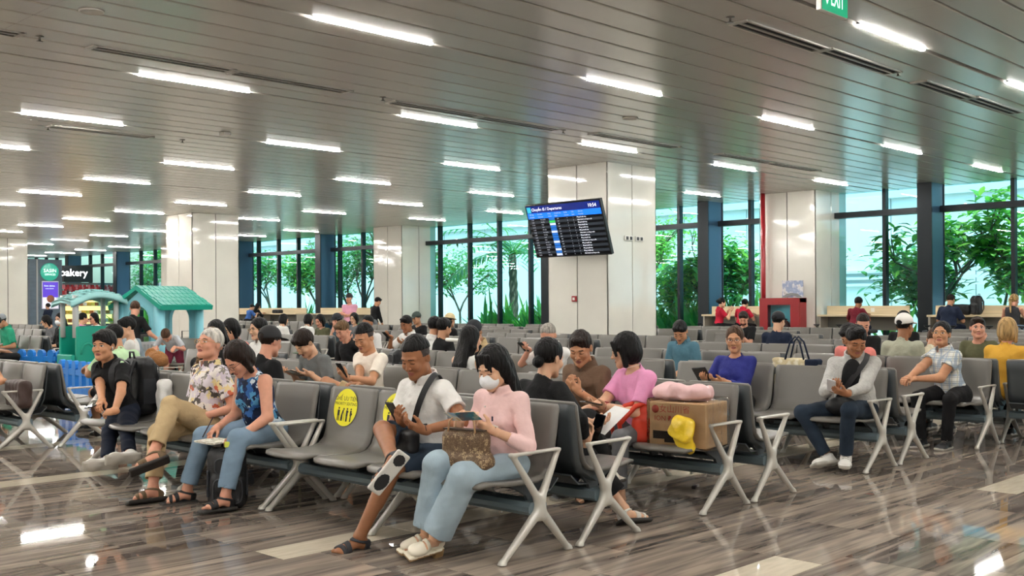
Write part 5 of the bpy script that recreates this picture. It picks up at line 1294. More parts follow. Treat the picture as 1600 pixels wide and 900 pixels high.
# 7 woman from behind, black cardigan
o = (5.06, 4.80); F = lambda px, py, X: LP(px, py, X, o, 1)
fr7 = seatp('woman in black from behind with knotted hair, holding phone and paper', 5.13, 1, o[1], lod=2, s=.95, tone='light', hair='knot', fem=True, lean=10, hy=0, hp=14, pel=(0, 0.06, .51),
    feet=(F(975, 795, 5.55) , (.1, .62, .30)), kp=((0, .3, 1), (.1, .3, 1)), fd=((.2, 1, -.1), (.2, 1, .1)),
    hands=((F(945, 672, 5.45), (.6, .7, .1), (0, -.3, .95), .5), (F(916, 690, 5.3), (.15, .4, .85), (-.3, -.8, .3), .6)), ep=((-.8, -.4, -.6), (.9, -.2, -.6)), top='cardigan', tm=BLC, sl=1.7, drape=.012, bottom=1.7, bm=BLC, flare=.05, shoe='sandal', sm=mat('sandal_white_strap', '#d9d4cb', .5))
# 8 brown polo man
o = (6.48, 5.38); F = lambda px, py, X: LP(px, py, X, o)
fr8 = seatp('man in brown polo shirt with a wristwatch looking down, facing the woman in black', 6.41, -1, o[1], lod=2, s=1.0, w=1.12, tone='warm', hair='sidepart', hc='darkbrown', lean=14, hy=22, hp=26, pel=(0, 0.06, .52),
    hands=((F(905, 612, 6.1), (.5, .3, .6), (-.2, -.9, .2), .7), (F(888, 610, 6.1), (-.4, .3, .6), (0, -.9, .2), .7)), feet=((-.1, .46, .085), (.12, .44, .085)), top='polo', tm=cloth('cloth_brown', '#6f5847', .85, .08), sl=.7, bottom=2, bm=NVC)
# 9 pink T woman
o = (6.48, 4.90); F = lambda px, py, X: LP(px, py, X, o)
fr9 = seatp('woman in bright pink T-shirt with black bob hair turned away, holding a phone', 6.41, -1, o[1], lod=2, s=.97, w=1.05, tone='light', hair='bob', fem=True, lean=12, twist=-18, hy=-52, hp=15, pel=(0, 0.06, .515),
    hands=((F(944, 634, 6.0), (.3, .9, .15), (.1, -.2, .95), .35), (F(915, 640, 5.95), (.2, .8, -.3), (0, -.1, -1), .5)), feet=((-.05, .42, .085), (.2, .45, .085)), top='tee', tm=cloth('cloth_pink', '#e59ac2', .8, .05), sl=.75, bottom=1.9, bm=GRC, thick=1.1, shoe='slipper')
# 10 old man white shirt
fr10 = seatp('grey-haired old man in white shirt with a dark shoulder strap looking at his phone', 8.81, -1, yfor(872, 8.8), lod=1, s=1.0, tone='pink', hair='old', hc='grey', old=True, lean=14, hy=15, hp=30, top='shirt', tm=WHC, sl=.75, bm=GRC,
    hands=(((-.02, .3, .92), (.3, .8, .2), (0, -.6, .6), .6), ((.22, .32, .95), (-.2, .8, .2), (0, -.6, .6), .6)))
# 11 purple woman
fr11 = seatp('woman with glasses in deep blue-purple top looking straight ahead holding a dark phone case', 8.81, -1, yfor(1146, 8.8), lod=2, s=.95, w=1.15, tone='warm', hair='bun', hc='brown', fem=True, lean=-2, hy=20, hp=4, pel=(0, 0.06, .5), eyes='open', top='tee', tm=cloth('cloth_indigo', '#262c78', .7, .1), sl=1.6, bm=BLC, twist=10,
    hands=(((-.02, .33, .72), (.4, .8, .1), (0, -.3, .9), .5), ((.15, .33, .72), (-.3, .8, .2), (0, -.3, .9), .5)))
glasses(fr11)
# 12 grey jacket man
o = (8.88, 4.42); F = lambda px, py, X: LP(px, py, X, o)
fr12 = seatp('man in light grey zip jacket over black shirt looking at his phone', 8.81, -1, o[1], lod=2, s=1.0, w=1.05, tone='brown', hair='quiff', lean=12, hy=32, hp=26, twist=22,
    feet=(F(1322, 712, 8.5), F(1292, 712, 8.5)), kp=((-.2, .3, 1), (.7, .3, 1)), fd=((-.45, 1, 0), (.3, 1, 0)), hands=((F(1322, 615, 8.35), (.5, .5, .2), (.2, -.5, .8), .6), (F(1303, 607, 8.35), (-.4, .5, .2), (-.2, -.5, .8), .6)),
    top='jacket', tm=mat('jersey_light_grey', '#b9b8b4', .9, bump=(60, .4), vary=(20, .12)), sl=1.85, drape=.02, bottom=1.95, bm=JED, shoe='sneaker', sm=SWH)
S_ = SDF().u(ell(fr12['TP'](.01, .095, .25), (.1, .056, .22), np.array(fr12['T'])), 0); c_ = np.array(fr12['TP'](0, .08, .25)); sdf_obj('undershirt', S_, c_ - .3, c_ + .3, .01, BLC, fr12['root'])
S_ = SDF().u(ell(fr12['TP'](.1, .15, .06), (.14, .06, .085), np.array(fr12['T'])), 0).noise(.004, 20, 4); c_ = np.array(fr12['TP'](.1, .15, .06)); ob = sdf_obj('chest_bag', S_, c_ - .25, c_ + .25, .009, mat('nylon_black', '#131417', .5, bump=(20, .3))); ob.location = fr12['root'].location; ob.rotation_euler = (0, 0, PI / 2); tag(ob, 'small black chest bag worn by the man in the grey jacket', 'bag')
strap(fr12, [fr12['TP'](.15, .13, .1), fr12['TP'](.03, .155, .28), fr12['TP'](-.09, .10, .44), fr12['TP'](-.11, .0, .49)], .022, mat('nylon_black'), parent=ob)
# 13 teal polo man
fr13 = seatp('man in teal blue polo shirt looking down, sitting right of the big column', 10.9, -1, yfor(1072, 10.9), lod=1, s=1.0, w=1.05, tone='warm', hair='short', lean=10, hy=20, hp=38, top='polo', tm=cloth('cloth_teal', '#4f7788', .8, .1), sl=.65, bm=NVC)
# 14 plaid woman
o = (10.97, 4.4); F = lambda px, py, X: LP(px, py, X, o)
PLD = mat('plaid_cloth', '#e6e6e0', .8); N = PLD.node_tree; tc = N.nodes.new('ShaderNodeTexCoord'); b_ = N.nodes['Principled BSDF']; prev = None
for i, (ax, sc, colr) in enumerate(((0, 12, '#93a5b8'), (2, 12, '#93a5b8'), (0, 24, '#c2c0a8'), (2, 24, '#8d97a0'), (1, 12, '#93a5b8'))):
    wv = N.nodes.new('ShaderNodeTexWave'); wv.wave_type = 'BANDS'; wv.bands_direction = 'XYZ'[ax]; wv.inputs['Scale'].default_value = sc / 3.2; N.links.new(tc.outputs['Object'], wv.inputs['Vector'])
    gt = N.nodes.new('ShaderNodeMath'); gt.operation = 'GREATER_THAN'; gt.inputs[1].default_value = .93 if i > 1 else .86; N.links.new(wv.outputs['Fac'], gt.inputs[0])
    sc_ = N.nodes.new('ShaderNodeMath'); sc_.operation = 'MULTIPLY'; sc_.inputs[1].default_value = .75; N.links.new(gt.outputs[0], sc_.inputs[0])
    mx = N.nodes.new('ShaderNodeMix'); mx.data_type = 'RGBA'; N.links.new(sc_.outputs[0], mx.inputs[0]); mx.inputs[7].default_value = srgb(colr)
    if prev is None: mx.inputs[6].default_value = srgb('#e6e6e0')
    else: N.links.new(prev, mx.inputs[6])
    prev = mx.outputs[2]
N.links.new(prev, b_.inputs['Base Color'])
fr14 = seatp('woman with glasses in white and blue plaid shirt looking up left', 10.9, -1, o[1], lod=2, s=.98, w=1.18, tone='warm', hair='knot', fem=True, lean=12, twist=-32, hy=26, hp=-8, pel=(0, 0.11, .515), eyes='open',
    hands=((F(1428, 592, 10.45), (.2, 1, -.1), (0, -.2, -1), .4), (F(1420, 590, 10.4), (.1, 1, -.1), (0, -.1, -1), .4)), ep=((-.7, -.2, -.7), (.7, 0, -.7)), feet=((-.1, .5, .085), (.15, .5, .085)), top='shirt', tm=PLD, sl=.5, bottom=2, bm=BLC, thick=1.25)
glasses(fr14, mat('glasses_gold'))
# 15.. people further back
def back(label, px, xc, face=-1, **kw):
    Y = yfor(px, xc + (.07 if face < 0 else -.07)); kw.setdefault('lod', 1 if xc < 13 else 0); return seatp(label, xc, face, Y, **kw)
fr15 = seatp('blonde woman in mustard yellow sweater seen from behind', 11.55, 1, 4.12, lod=1, s=1.0, w=1.1, tone='pink', hair='wavy', hc='blonde', fem=True, lean=3, hp=5, top='tee', tm=cloth('cloth_mustard', '#d9a63f', .85, .08), sl=1.3, bm=BLC, drape=.02)
fr16 = back('man with dark hair resting his chin on his hand, looking left', 1537, 13.27, tone='pink', hair='short', hc='darkbrown', lod=1, lean=14, hy=28, hp=0, eyes='open', top='tee', tm=OLV, sl=.7, bm=GRC, hands=(((-.05, .2, .98), (0, .0, 1), (.3, -.8, 0), .6), ((.1, .35, .65), (0, .9, -.2), (0, 0, -1), .4)), w=1.1)
fr17 = back('man with white cap and pale green T-shirt from behind', 1404, 11.55, 1, tone='brown', hair='crop', lean=4, hy=-8, hp=6, top='tee', tm=cloth('cloth_sage', '#a9ab97', .85, .05), sl=.7, bm=GRC, s=1.06); cap(fr17, mat('cap_white', '#ebe8e2', .7))
fr18 = back('man in black shirt with short hair looking down, left of the white cap', 1352, 13.27, lod=1, tone='pink', hair='fade', hc='darkbrown', s=1.05, lean=2, hy=35, hp=25, top='tee', tm=BLC, sl=.8, bm=BLC)
fr19 = back('young man in black with full dark hair behind the white cap', 1414, 15.4, lod=1, tone='light', hair='mop', s=1.04, lean=-2, hy=25, hp=6, eyes='open', top='tee', tm=BLC, sl=1.5, bm=BLC)
fr20 = back('man in navy cap and navy shirt from behind in front of the red cabinet', 1209, 13.92, 1, lod=1, tone='light', hair='crop', s=1.06, lean=2, hp=10, top='tee', tm=NVC, sl=.8, bm=NVC); cap(fr20, mat('cap_navy', '#14171f', .7))
fr21 = back('bearded man in black shirt looking at his phone', 1168, 17.6, lod=1, tone='pink', hair='short', hc='darkbrown', s=1.05, lean=6, hy=25, hp=30, top='tee', tm=BLC, sl=.7, bm=BLC, hands=(((-.05, .35, .85), (.2, .8, .3), (0, -.6, .7), .5), ((.1, .35, .85), (-.2, .8, .3), (0, -.6, .7), .5)))
S_ = SDF().u(localf(ell((0, .045, -.075), (.057, .058, .045)), fr21['hc'], np.array(fr21['HM'])), 0).sub(localf(ell((0, .09, -.06), (.026, .03, .016)), fr21['hc'], np.array(fr21['HM'])), .002); c_ = np.array(fr21['hc']); sdf_obj('beard', S_, c_ - .2, c_ + .2, .008, hairmat('darkbrown'), fr21['root'])
fr22 = back('person in coral T-shirt with black hair behind the man in the grey jacket', 1347, 10.9, tone='tan', hair='short', lean=16, hp=40, top='tee', tm=cloth('cloth_coral', '#e2867e', .85), sl=.9, bm=BLC)
fr23 = seatp('person in beige T-shirt bending forward, seen behind the plaid-shirted woman', 11.55, 1, 5.02, lod=1, tone='tan', hair='short', hc='brown', lean=34, hp=40, top='tee', tm=cloth('cloth_beige', '#c9c1a8', .85), sl=.9, bm=KHA, hands=(((-.15, .4, .6), (0, .9, -.3), (0, 0, -1), .4), ((.15, .4, .6), (0, .9, -.3), (0, 0, -1), .4)), w=1.15)
fr24 = seatp('person in coral patterned top at the right frame edge', 11.55, 1, 3.5 + .02, lod=1, tone='pink', hair='short', hc='brown', lean=10, hp=25, top='tee', tm=ramp_mat('coral_print', [(0, '#c9604f'), (.4, '#d98a6f'), (.7, '#8d5a52')], 16), sl=.9, bm=GRC)
bench(11.55, 1, 1.75, 4, 'grey four-seat beam bench at the right frame edge beyond the blonde woman', 1)
# centre
fr30 = back('man in navy cap and khaki shirt with a dark strap, looking down', 762, 8.81, lod=1, tone='tan', hair='crop', s=1.03, lean=10, hy=12, hp=34, top='shirt', tm=KHA, sl=.8, bm=KHA); cap(fr30, mat('cap_navy', '#14171f', .7))
strap(fr30, [fr30['TP'](.17, .1, .1), fr30['TP'](.0, .145, .28), fr30['TP'](-.1, .07, .46)], .018, BLC)
fr31 = seatp('woman with long black hair and bare shoulders from behind', 7.06, 1, yfor(722, 7.0), lod=1, tone='light', hair='straightback', fem=True, s=.95, lean=3, hp=4, top='tank', tm=WHC, sl=0, bm=JEL)
fr32 = back('dark-haired person in black from behind, right behind the man in the white polo', 680, 9.46, 1, lod=1, tone='tan', hair='bowl', s=1.0, lean=5, hp=10, top='tee', tm=BLC, sl=.8, bm=BLC)
o = (6.48, yfor(592, 6.5)); F = lambda px, py, X: LP(px, py, X, o)
fr33 = seatp('man in cream T-shirt with sunglasses on his head looking at his phone', 6.41, -1, o[1], lod=2, tone='warm', hair='fade', s=1.02, lean=4, hy=10, hp=24, top='tee', tm=cloth('cloth_cream', '#e9dfd0', .8, .04), sl=.7, bottom=.7, bm=KHA, shoe='sneaker', feet=((-.1, .46, .085), (.05, .5, .45)), kp=((-.2, .4, 1), (1, .1, .8)),
    hands=((F(542, 590, 5.95), (.4, .6, .6), (0, -.7, .6), .5), (F(562, 602, 6.05), (.3, .9, .0), (0, -.2, -1), .4)))
glasses(fr33, mat('sunglasses_frame', '#2a2622', .3), up=True)
fr34 = back('young man in grey T-shirt bending over a tablet', 517, 6.41, lod=2, tone='light', hair='mop', hc='darkbrown', s=1.0, lean=20, hy=5, hp=42, top='tee', tm=cloth('cloth_slate', '#6f7373', .85, .08), sl=.7, bottom=2, bm=OLV, hands=(((-.14, .36, .78), (.3, .8, .1), (0, -.2, .9), .4), ((.16, .36, .78), (-.2, .8, .1), (0, -.2, .9), .4)))
fr35 = back('light-haired person in black resting the face on one hand', 557, 8.81, lod=1, tone='pink', hair='short', hc='brownblonde', s=1.0, lean=12, hy=10, hp=28, top='tee', tm=BLC, sl=.8, bm=BLC, hands=(((-.05, .2, .98), (0, -.1, 1), (.3, -.8, 0), .5), ((.1, .35, .65), (0, .9, -.2), (0, 0, -1), .4)))
fr36 = back('man in white shirt with receding dark hair behind the sunglasses man', 588, 10.9, lod=1, tone='brown', hair='old', hc='black', s=1.03, lean=8, hy=10, hp=10, eyes='open', top='tee', tm=WHC, sl=.8, bm=BLC)
fr37 = back('woman with dark hair in dark top, mid left behind the grey T-shirt', 511, 13.27, lod=1, tone='pink', hair='bob', fem=True, s=1.0, lean=8, hy=15, hp=20, top='tee', tm=OLV, sl=.8, bm=GRC)
fr38 = back('person in dark cap holding a phone to the face', 535, 13.27, lod=1, tone='pink', hair='bob', s=1.02, lean=4, hy=15, hp=15, top='tee', tm=cloth('cloth_petrol', '#3d5059', .85), sl=.8, bm=BLC, hands=(((-.02, .22, 1.05), (0, .1, 1), (.1, -.9, 0), .6), ((.1, .35, .65), (0, .9, -.2), (0, 0, -1), .4))); cap(fr38, mat('cap_navy'), bucket=True, name='hat')
fr39 = back('woman with shoulder-length dark hair facing the camera side, far back', 560, 15.4, tone='light', hair='bob', fem=True, s=1.0, lean=4, hy=20, hp=12, top='tee', tm=GRC, sl=.8, bm=BLC)
p_ = atd(546, 30); fr40 = person('man in pink T-shirt and dark hat standing with folded arms by the counters', (p_.x, p_.y, 0), R(118), lod=1, s=1.06, tone='pink', hair='crop', pel=(0, 0, .98), lean=-2, hp=2, hy=0, top='tee', tm=cloth('cloth_pink2', '#e3a6bd', .8), sl=.6, bm=NVC, feet=((-.11, .02, .085), (.12, .05, .085)), kp=((-.1, 1, 0), (.1, 1, 0)), hands=(((.1, .2, 1.2), (.9, .1, .1), (0, -.9, 0), .4), ((-.1, .22, 1.17), (-.9, .1, .1), (0, -.9, 0), .4)), eyes='open'); cap(fr40, mat('cap_navy'), bucket=True, name='hat')
fr41 = back('dark-haired person in white top from behind, left of two', 435, 13.92, 1, lod=0, tone='light', hair='bob', s=.98, top='tee', tm=WHC, sl=.8, bm=BLC, lean=4)
fr42 = back('dark-haired person in white top from behind, right of two', 474, 13.92, 1, lod=0, tone='light', hair='bob', s=.98, top='tee', tm=WHC, sl=.8, bm=BLC, lean=4)
fr43 = back('man holding a phone in white shirt looking left, centre', 648, 10.9, lod=1, tone='brown', hair='sidepart', s=1.03, lean=6, hy=8, hp=20, top='shirt', tm=WHC, sl=.8, bm=BLC, hands=(((-.1, .3, .85), (.2, .8, .3), (0, -.6, .7), .5), ((.12, .38, .95), (-.1, .8, .3), (0, -.6, .7), .5)))
fr44 = back('dark-haired person in white shirt from behind holding a white phone, centre', 668, 9.46, 1, lod=1, tone='tan', hair='bowl', s=1.03, lean=4, hp=10, hy=20, top='shirt', tm=WHC, sl=.8, bm=BLC)
fr45 = back('person with dark cap against the middle column', 661, 15.4, lod=0, tone='tan', hair='crop', s=1.04, hp=15, top='tee', tm=BLC, sl=.8, bm=BLC); cap(fr45, mat('cap_green', '#2e3d38', .7))
fr46 = back('person with straw-coloured hat from behind', 692, 13.92, 1, lod=1, tone='tan', hair='crop', s=1.02, top='tee', tm=BLC, sl=.8, bm=BLC); cap(fr46, mat('straw', '#d9c79a', .8), bucket=True, name='hat')
# counter people
def stoolp(label, px, **kw):
    X = kw.pop('X', 24.75); Y = yfor(px, X); rz = kw.pop('rz', -PI / 2); kw.setdefault('lod', 1); kw.setdefault('hands', (((-.15, .38, 1.14), (0, 1, 0), (0, 0, -1), .3), ((.15, .38, 1.14), (0, 1, 0), (0, 0, -1), .3)))
    return person(label, (X, Y, 0), rz, pel=(0, 0, .84), feet=((-.1, .28, .42), (.1, .28, .42)), **kw)
stoolp('large person in navy shirt from behind at the right window counter', 1480, tone='tan', hair='crop', hc='darkbrown', s=1.08, w=1.2, lean=14, hp=25, top='tee', tm=NVC, sl=.85, bm=NVC, thick=1.2)
stoolp('woman with blonde ponytail in dark sleeveless top from behind at the counter', 1581, tone='pink', hair='pony', hc='blonde', fem=True, s=1.02, lean=8, hp=15, hy=-15, top='tank', tm=cloth('cloth_charcoal', '#3a3a3d', .85), sl=0, bottom=.8, bm=JEB)
stoolp('person in maroon shirt with white lettering from behind at the counter', 1335, tone='brown', hair='mop', hc='black', s=1.0, lean=16, hp=25, top='tee', tm=cloth('cloth_maroon', '#6f1f2c', .85), sl=.9, bm=NVC)
REDC = cloth('cloth_red', '#c41f3a', .75, .06)
stoolp('woman worker in red shirt with dark bun, side-on at the counter, left of two', 1122, X=24.3, rz=-PI / 2 - .7, tone='light', hair='bun', fem=True, s=.98, lean=6, hp=12, top='polo', tm=REDC, sl=.7, bm=BLC, hands=(((-.05, .3, 1.25), (0, .8, .5), (0, -.3, .8), .5), ((.1, .3, 1.22), (0, .8, .5), (0, -.3, .8), .5)))
stoolp('worker in red shirt from behind bending over the counter, right of two', 1157, tone='light', hair='bun', fem=True, s=.98, lean=16, hp=30, top='polo', tm=REDC, sl=.7, bm=BLC)
stoolp('person in black from behind at the far left counter', 397, tone='tan', hair='long', s=1.0, lean=14, hp=20, top='tee', tm=BLC, sl=1.5, bm=BLC, lod=0)
stoolp('person in grey with blue at the far left counter end', 386, tone='light', hair='short', s=.95, lean=20, hp=25, top='tee', tm=cloth('cloth_blue', '#3f67a8', .85), sl=.8, bm=BLC, lod=0, X=24.0)
p_ = atd(582, 33); person('person in black standing half hidden by the middle column', (p_.x, p_.y, 0), R(-100), lod=0, s=1.05, tone='tan', hair='short', pel=(0, 0, .93), lean=12, hp=25, top='tee', tm=BLC, sl=1.7, bm=GRC, feet=((-.11, .02, .085), (.12, .05, .085)), kp=((-.1, 1, 0), (.1, 1, 0)))
# left middle
fr50 = seatp('woman with braided ash-blonde hair and glasses in black from the side', 5.13, 1, 9.05, lod=2, tone='pink', hair='braid', hc='brownblonde', fem=True, s=.97, lean=6, hy=4, hp=20, top='tee', tm=BLC, sl=.8, bm=JED, hands=(((-.05, .33, .74), (.2, .8, .2), (0, -.5, .8), .5), ((.1, .33, .74), (-.2, .8, .2), (0, -.5, .8), .5)))
glasses(fr50, mat('glasses_clear', '#c9b9a8', .2))
fr51 = back('young woman with long black hair and pale face in black top', 356, 6.41, lod=2, tone='pale', hair='long', fem=True, s=1.04, lean=6, hy=28, hp=16, eyes='down', top='tee', tm=BLC, sl=1.6, bm=BLC, lips='#a8524e')
fr52 = back('woman with dark hair in coral pink top looking left', 382, 7.27, lod=1, tone='light', hair='bob', fem=True, s=1.05, lean=8, hy=5, hp=22, top='tee', tm=cloth('cloth_coral', '#e2867e', .85), sl=.9, bm=BLC)
fr53 = back('woman with glasses, long black hair and white shirt looking left', 420, 7.27, lod=1, tone='light', hair='long', fem=True, s=1.05, w=1.1, lean=5, hy=-2, hp=8, eyes='open', top='shirt', tm=WHC, sl=1.2, bm=BLC); glasses(fr53, mat('glasses_gold'))
fr54 = seatp('man in black baseball cap seen from the side behind the old man', 5.13, 1, yfor(400, 5.1), lod=2, tone='pink', hair='crop', hc='darkbrown', s=1.0, lean=8, hy=8, hp=12, top='tee', tm=BLC, sl=.8, bm=BLC, eyes='open'); cap(fr54, mat('cap_black', '#161618', .7), logo=True)
p_ = V3((5.35, 11.1, 0)); fr55 = person('person in pale green T-shirt with an elbow on the knee behind the man in black', p_, R(-5), lod=1, tone='tan', hair='bowl', s=1.0, lean=12, hy=35, hp=20, top='tee', tm=cloth('cloth_mint', '#bfe0b4', .8), sl=.8, bottom=.8, bm=BLC, hands=(((-.2, .55, .78), (0, .9, -.2), (0, 0, -1), .4), ((.1, .35, .65), (0, .9, -.2), (0, 0, -1), .4)), feet=((-.12, .46, .085), (.12, .42, .085)))
fr56 = person('small child with black hair above the green T-shirt', (5.95, 12.1, 0), R(60), lod=1, tone='light', hair='bowl', s=.86, pel=(0, 0, .66), lean=4, hp=10, hy=20, top='tee', tm=WHC, sl=.8, bm=BLC)
p_ = atd(203, 18.7); fr57 = person('man in black T-shirt and light jeans leaning on the playhouse, seen from behind', (p_.x, p_.y, 0), R(-60), lod=1, s=1.0, w=1.1, tone='pink', hair='crop', hc='brown', pel=(0, 0, .82), lean=14, hp=20, hy=25, top='tee', tm=BLC, sl=.8, bm=JEL, feet=((-.11, .0, .085), (.12, .02, .085)), kp=((-.1, 1, 0), (.1, 1, 0)), hands=(((-.35, .25, .85), (0, .5, -.8), (0, .5, .5), .4), ((.35, .35, .85), (0, .6, -.7), (0, .5, .5), .4)))
p_ = atd(272, 18.8); fr58 = person('child in grey top and maroon shorts climbing beside the playhouse', (p_.x, p_.y, 0), R(135), lod=1, s=.82, tone='pink', hair='crop', hc='brown', pel=(0, 0, .72), lean=58, hp=70, top='tee', tm=cloth('cloth_lightgrey', '#b9bfc4', .85), sl=.8, bottom=.75, bm=cloth('cloth_maroon2', '#7c2f42', .85), feet=((-.1, -.25, .085), (.1, -.3, .35)), kp=((-.1, 1, 0), (.1, 1, 0)), shoe='sneaker', hands=(((-.15, .5, .75), (0, .8, -.4), (0, 0, -1), .3), ((.15, .5, .75), (0, .8, -.4), (0, 0, -1), .3)))
p_ = V3((4.36, 12.5, 0)); fr59 = person('man in white sleeveless shirt at the left edge with an arm over the seat backs', p_, PI / 2, lod=2, tone='warm', hair='short', s=1.03, side=-6, lean=0, hy=12, hp=4, eyes='open', top='tank', tm=WHC, sl=0, bm=BLC, hands=((LP(8, 600, 4.35, (4.36, 12.5)), (.6, .5, -.3), (0, -.8, -.4), .4), ((.1, .35, .65), (0, .9, -.2), (0, 0, -1), .4)), ep=((-1, -.6, .5), (.7, -.4, -.6)))
def fard(label, px, d, yaw=PI / 2, **kw):
    p = atd(px, d); kw.setdefault('lod', 0); return person(label, (p.x, p.y, 0), yaw, **kw)
f1 = fard('man in green polo shirt and grey cap looking down at the far left', 24, 22.3, PI / 2, lod=1, tone='tan', hair='crop', s=1.12, lean=14, hp=30, top='polo', tm=cloth('cloth_green', '#2f9a78', .8), sl=.8, bm=GRC); cap(f1, mat('cap_grey', '#8b9096', .7))
fard('person with black hair tied in a bun cut by the left frame edge', -24, 20, -PI / 2, tone='tan', hair='bun', fem=True, s=1.05, lean=8, hp=20, top='tee', tm=BLC, sl=.8, bm=BLC)
fmk = fard('woman in white face mask and black coat far left', 102, 23, PI / 2, lod=1, tone='light', hair='long', fem=True, s=1.08, lean=2, hy=25, hp=8, eyes='open', top='tee', tm=BLC, sl=1.6, bm=BLC); mask(fmk)
fm = fard('dark-haired woman leaning beside the masked woman far left', 92, 24.6, PI / 2, lod=1, tone='light', hair='bob', fem=True, s=1.05, lean=16, hp=30, top='tee', tm=GRC, sl=1.5, bm=BLC)
fard('woman in pink with dark hair seen through the small playhouse', 121, 26, -PI / 2, tone='light', hair='bun', fem=True, s=1.05, lean=4, hp=8, top='tee', tm=cloth('cloth_pink'), sl=.8, bm=BLC)
fs = fard('woman with sunglasses and dark hair seen through the small playhouse, right of the pink top', 155, 26, PI / 2, lod=1, tone='pink', hair='ponylow', fem=True, s=1.05, lean=4, hy=10, hp=8, top='tee', tm=WHC, sl=.8, bm=BLC); glasses(fs, mat('sunglasses_frame'), dark=True)
p_ = atd(76, 46); person('woman worker in navy uniform walking in front of the kiosk', (p_.x, p_.y, 0), R(20), lod=1, s=.97, tone='light', hair='bun', fem=True, pel=(0, 0, .88), lean=2, hp=4, top='tee', tm=NVC, sl=.7, bm=NVC, feet=((-.11, .12, .085), (.12, -.15, .085)), kp=((-.1, 1, 0), (.1, 1, 0)))
print('people', len(PEOPLE), time.time() - T0)

# ---------------------------------------------------------------- things held, worn and set down
def bag_sdf(label, cat, name, loc, rz, prims, lo, hi, h, m, noise=.003, paint=None, mats=None, cut=None):
    S = SDF()
    for f, k in prims: S.u(f, k)
    for f in (cut or []): S.sub(f, .004)
    if noise: S.noise(noise, 22, hash_(label))
    ob = sdf_obj(name, S, lo, hi, h, m, None, paint, mats); ob.location = loc; ob.rotation_euler = (0, 0, rz); tag(ob, label, cat); return ob
NYL = mat('nylon_black', '#131417', .5, bump=(20, .3))
# phones
phone(fr2, 1, 'black phone in the hands of the man in the white polo', (.0, .06, .065), (0, .55, .85), (0, -.85, .55), '#0c0d10')
phone(fr5, 1, 'black phone with white card held by the man in black', (-.02, .08, -.03), (-.5, .8, -.2), (0, .2, .95), '#121318')
mb = MB(); mb.box((0, 0, 0), (.03, .05, .001), mat('paper_white', '#ececea', .6), Matrix.Rotation(.4, 3, 'X')); o_ = mb.build('card'); o_.location = W(fr5, fr5['wr'][1] + V3((.02, .14, -.055))); tag(o_, 'small white card under the fingers of the man in black', 'card')
phone(fr7, 1, 'large black phone held up by the woman in black', (.02, .09, .09), (.15, .3, .95), (0, -1, .2), '#08080a', size=(.042, .085, .0045))
phone(fr9, 0, 'phone with dark case on the open hand of the woman in pink', (.02, .12, .025), (.2, .9, .2), (0, -.3, .9), '#3a3632')
phone(fr12, 1, 'white phone in the hands of the man in the grey jacket', (-.02, .08, .03), (-.3, .6, .6), (0, -.7, .7), '#d9d9dc')
phone(fr10, 1, 'dark phone of the old man in white', (0, .09, .03), (0, .7, .6), (0, -.7, .7))
phone(fr11, 1, 'dark folding phone case held by the woman in deep blue', (.0, .06, .05), (.1, .5, .7), (0, -.8, .5), '#1c1d20', size=(.08, .085, .006))
phone(fr33, 0, 'black phone of the man in the cream T-shirt', (0, .06, .07), (0, .5, .85), (0, -.85, .5))
phone(fr34, 1, 'dark tablet on the lap of the young man in grey', (-.13, .05, .0), (-.9, .3, .1), (0, -.3, .9), '#1b1a1d', size=(.09, .13, .005))
phone(fr44, 0, 'white phone held by the person in white in the centre', (-.1, .1, .1), (0, .5, .8), (0, -.8, .5), '#e4e4e6')
phone(fr43, 1, 'dark phone held out by the man in white in the centre', (0, .1, .03), (0, .7, .6), (0, -.7, .7))
phone(fr21, 1, 'phone of the bearded man', (0, .1, .03), (0, .7, .6), (0, -.7, .7))
# wrist things
def watch(fr, i, mface, mstrap, lab='wristwatch'):
    w_ = fr['wr'][i]; e = fr['el'][i]; d = (w_ - e).normalized(); c = w_ - d * .012; u = d.cross(V3((0, 0, 1))).normalized(); v_ = u.cross(d)
    mb = MB(); mb.tube([c + (u * math.cos(a) + v_ * math.sin(a)) * .0285 * fr['s'] for a in [2 * PI * k / 16 for k in range(16)]], .0035, mstrap, 6, closed=True)
    M = Matrix(((u.x, d.x, v_.x), (u.y, d.y, v_.y), (u.z, d.z, v_.z))); mb.box(c + v_ * .031 * fr['s'], (.012, .015, .004), mface, M, .002); return mb.build(lab, fr['root'])
watch(fr1, 0, mat('watch_white', '#e5e0d6', .3), mat('watch_strap_brown', '#4a3226', .5)); watch(fr8, 0, mat('chrome'), mat('chrome')); watch(fr33, 0, mat('phone_#101012'), NYL, 'wristband'); watch(fr2, 0, NYL, mat('leather_dark', '#3b2a22', .5), 'wristband')
watch(fr9, 0, mat('bracelet_red', '#a3313a', .4), mat('bracelet_red'), 'bracelet')
mb = MB(); mb.tube([hpt(fr9, .055 * math.cos(a), -.02 + .055 * math.sin(a), -.125) for a in [2 * PI * k / 20 for k in range(20)]], .003, mat('pearls', '#e6dcc4', .3), 6, closed=True); mb.build('necklace', fr9['root'])
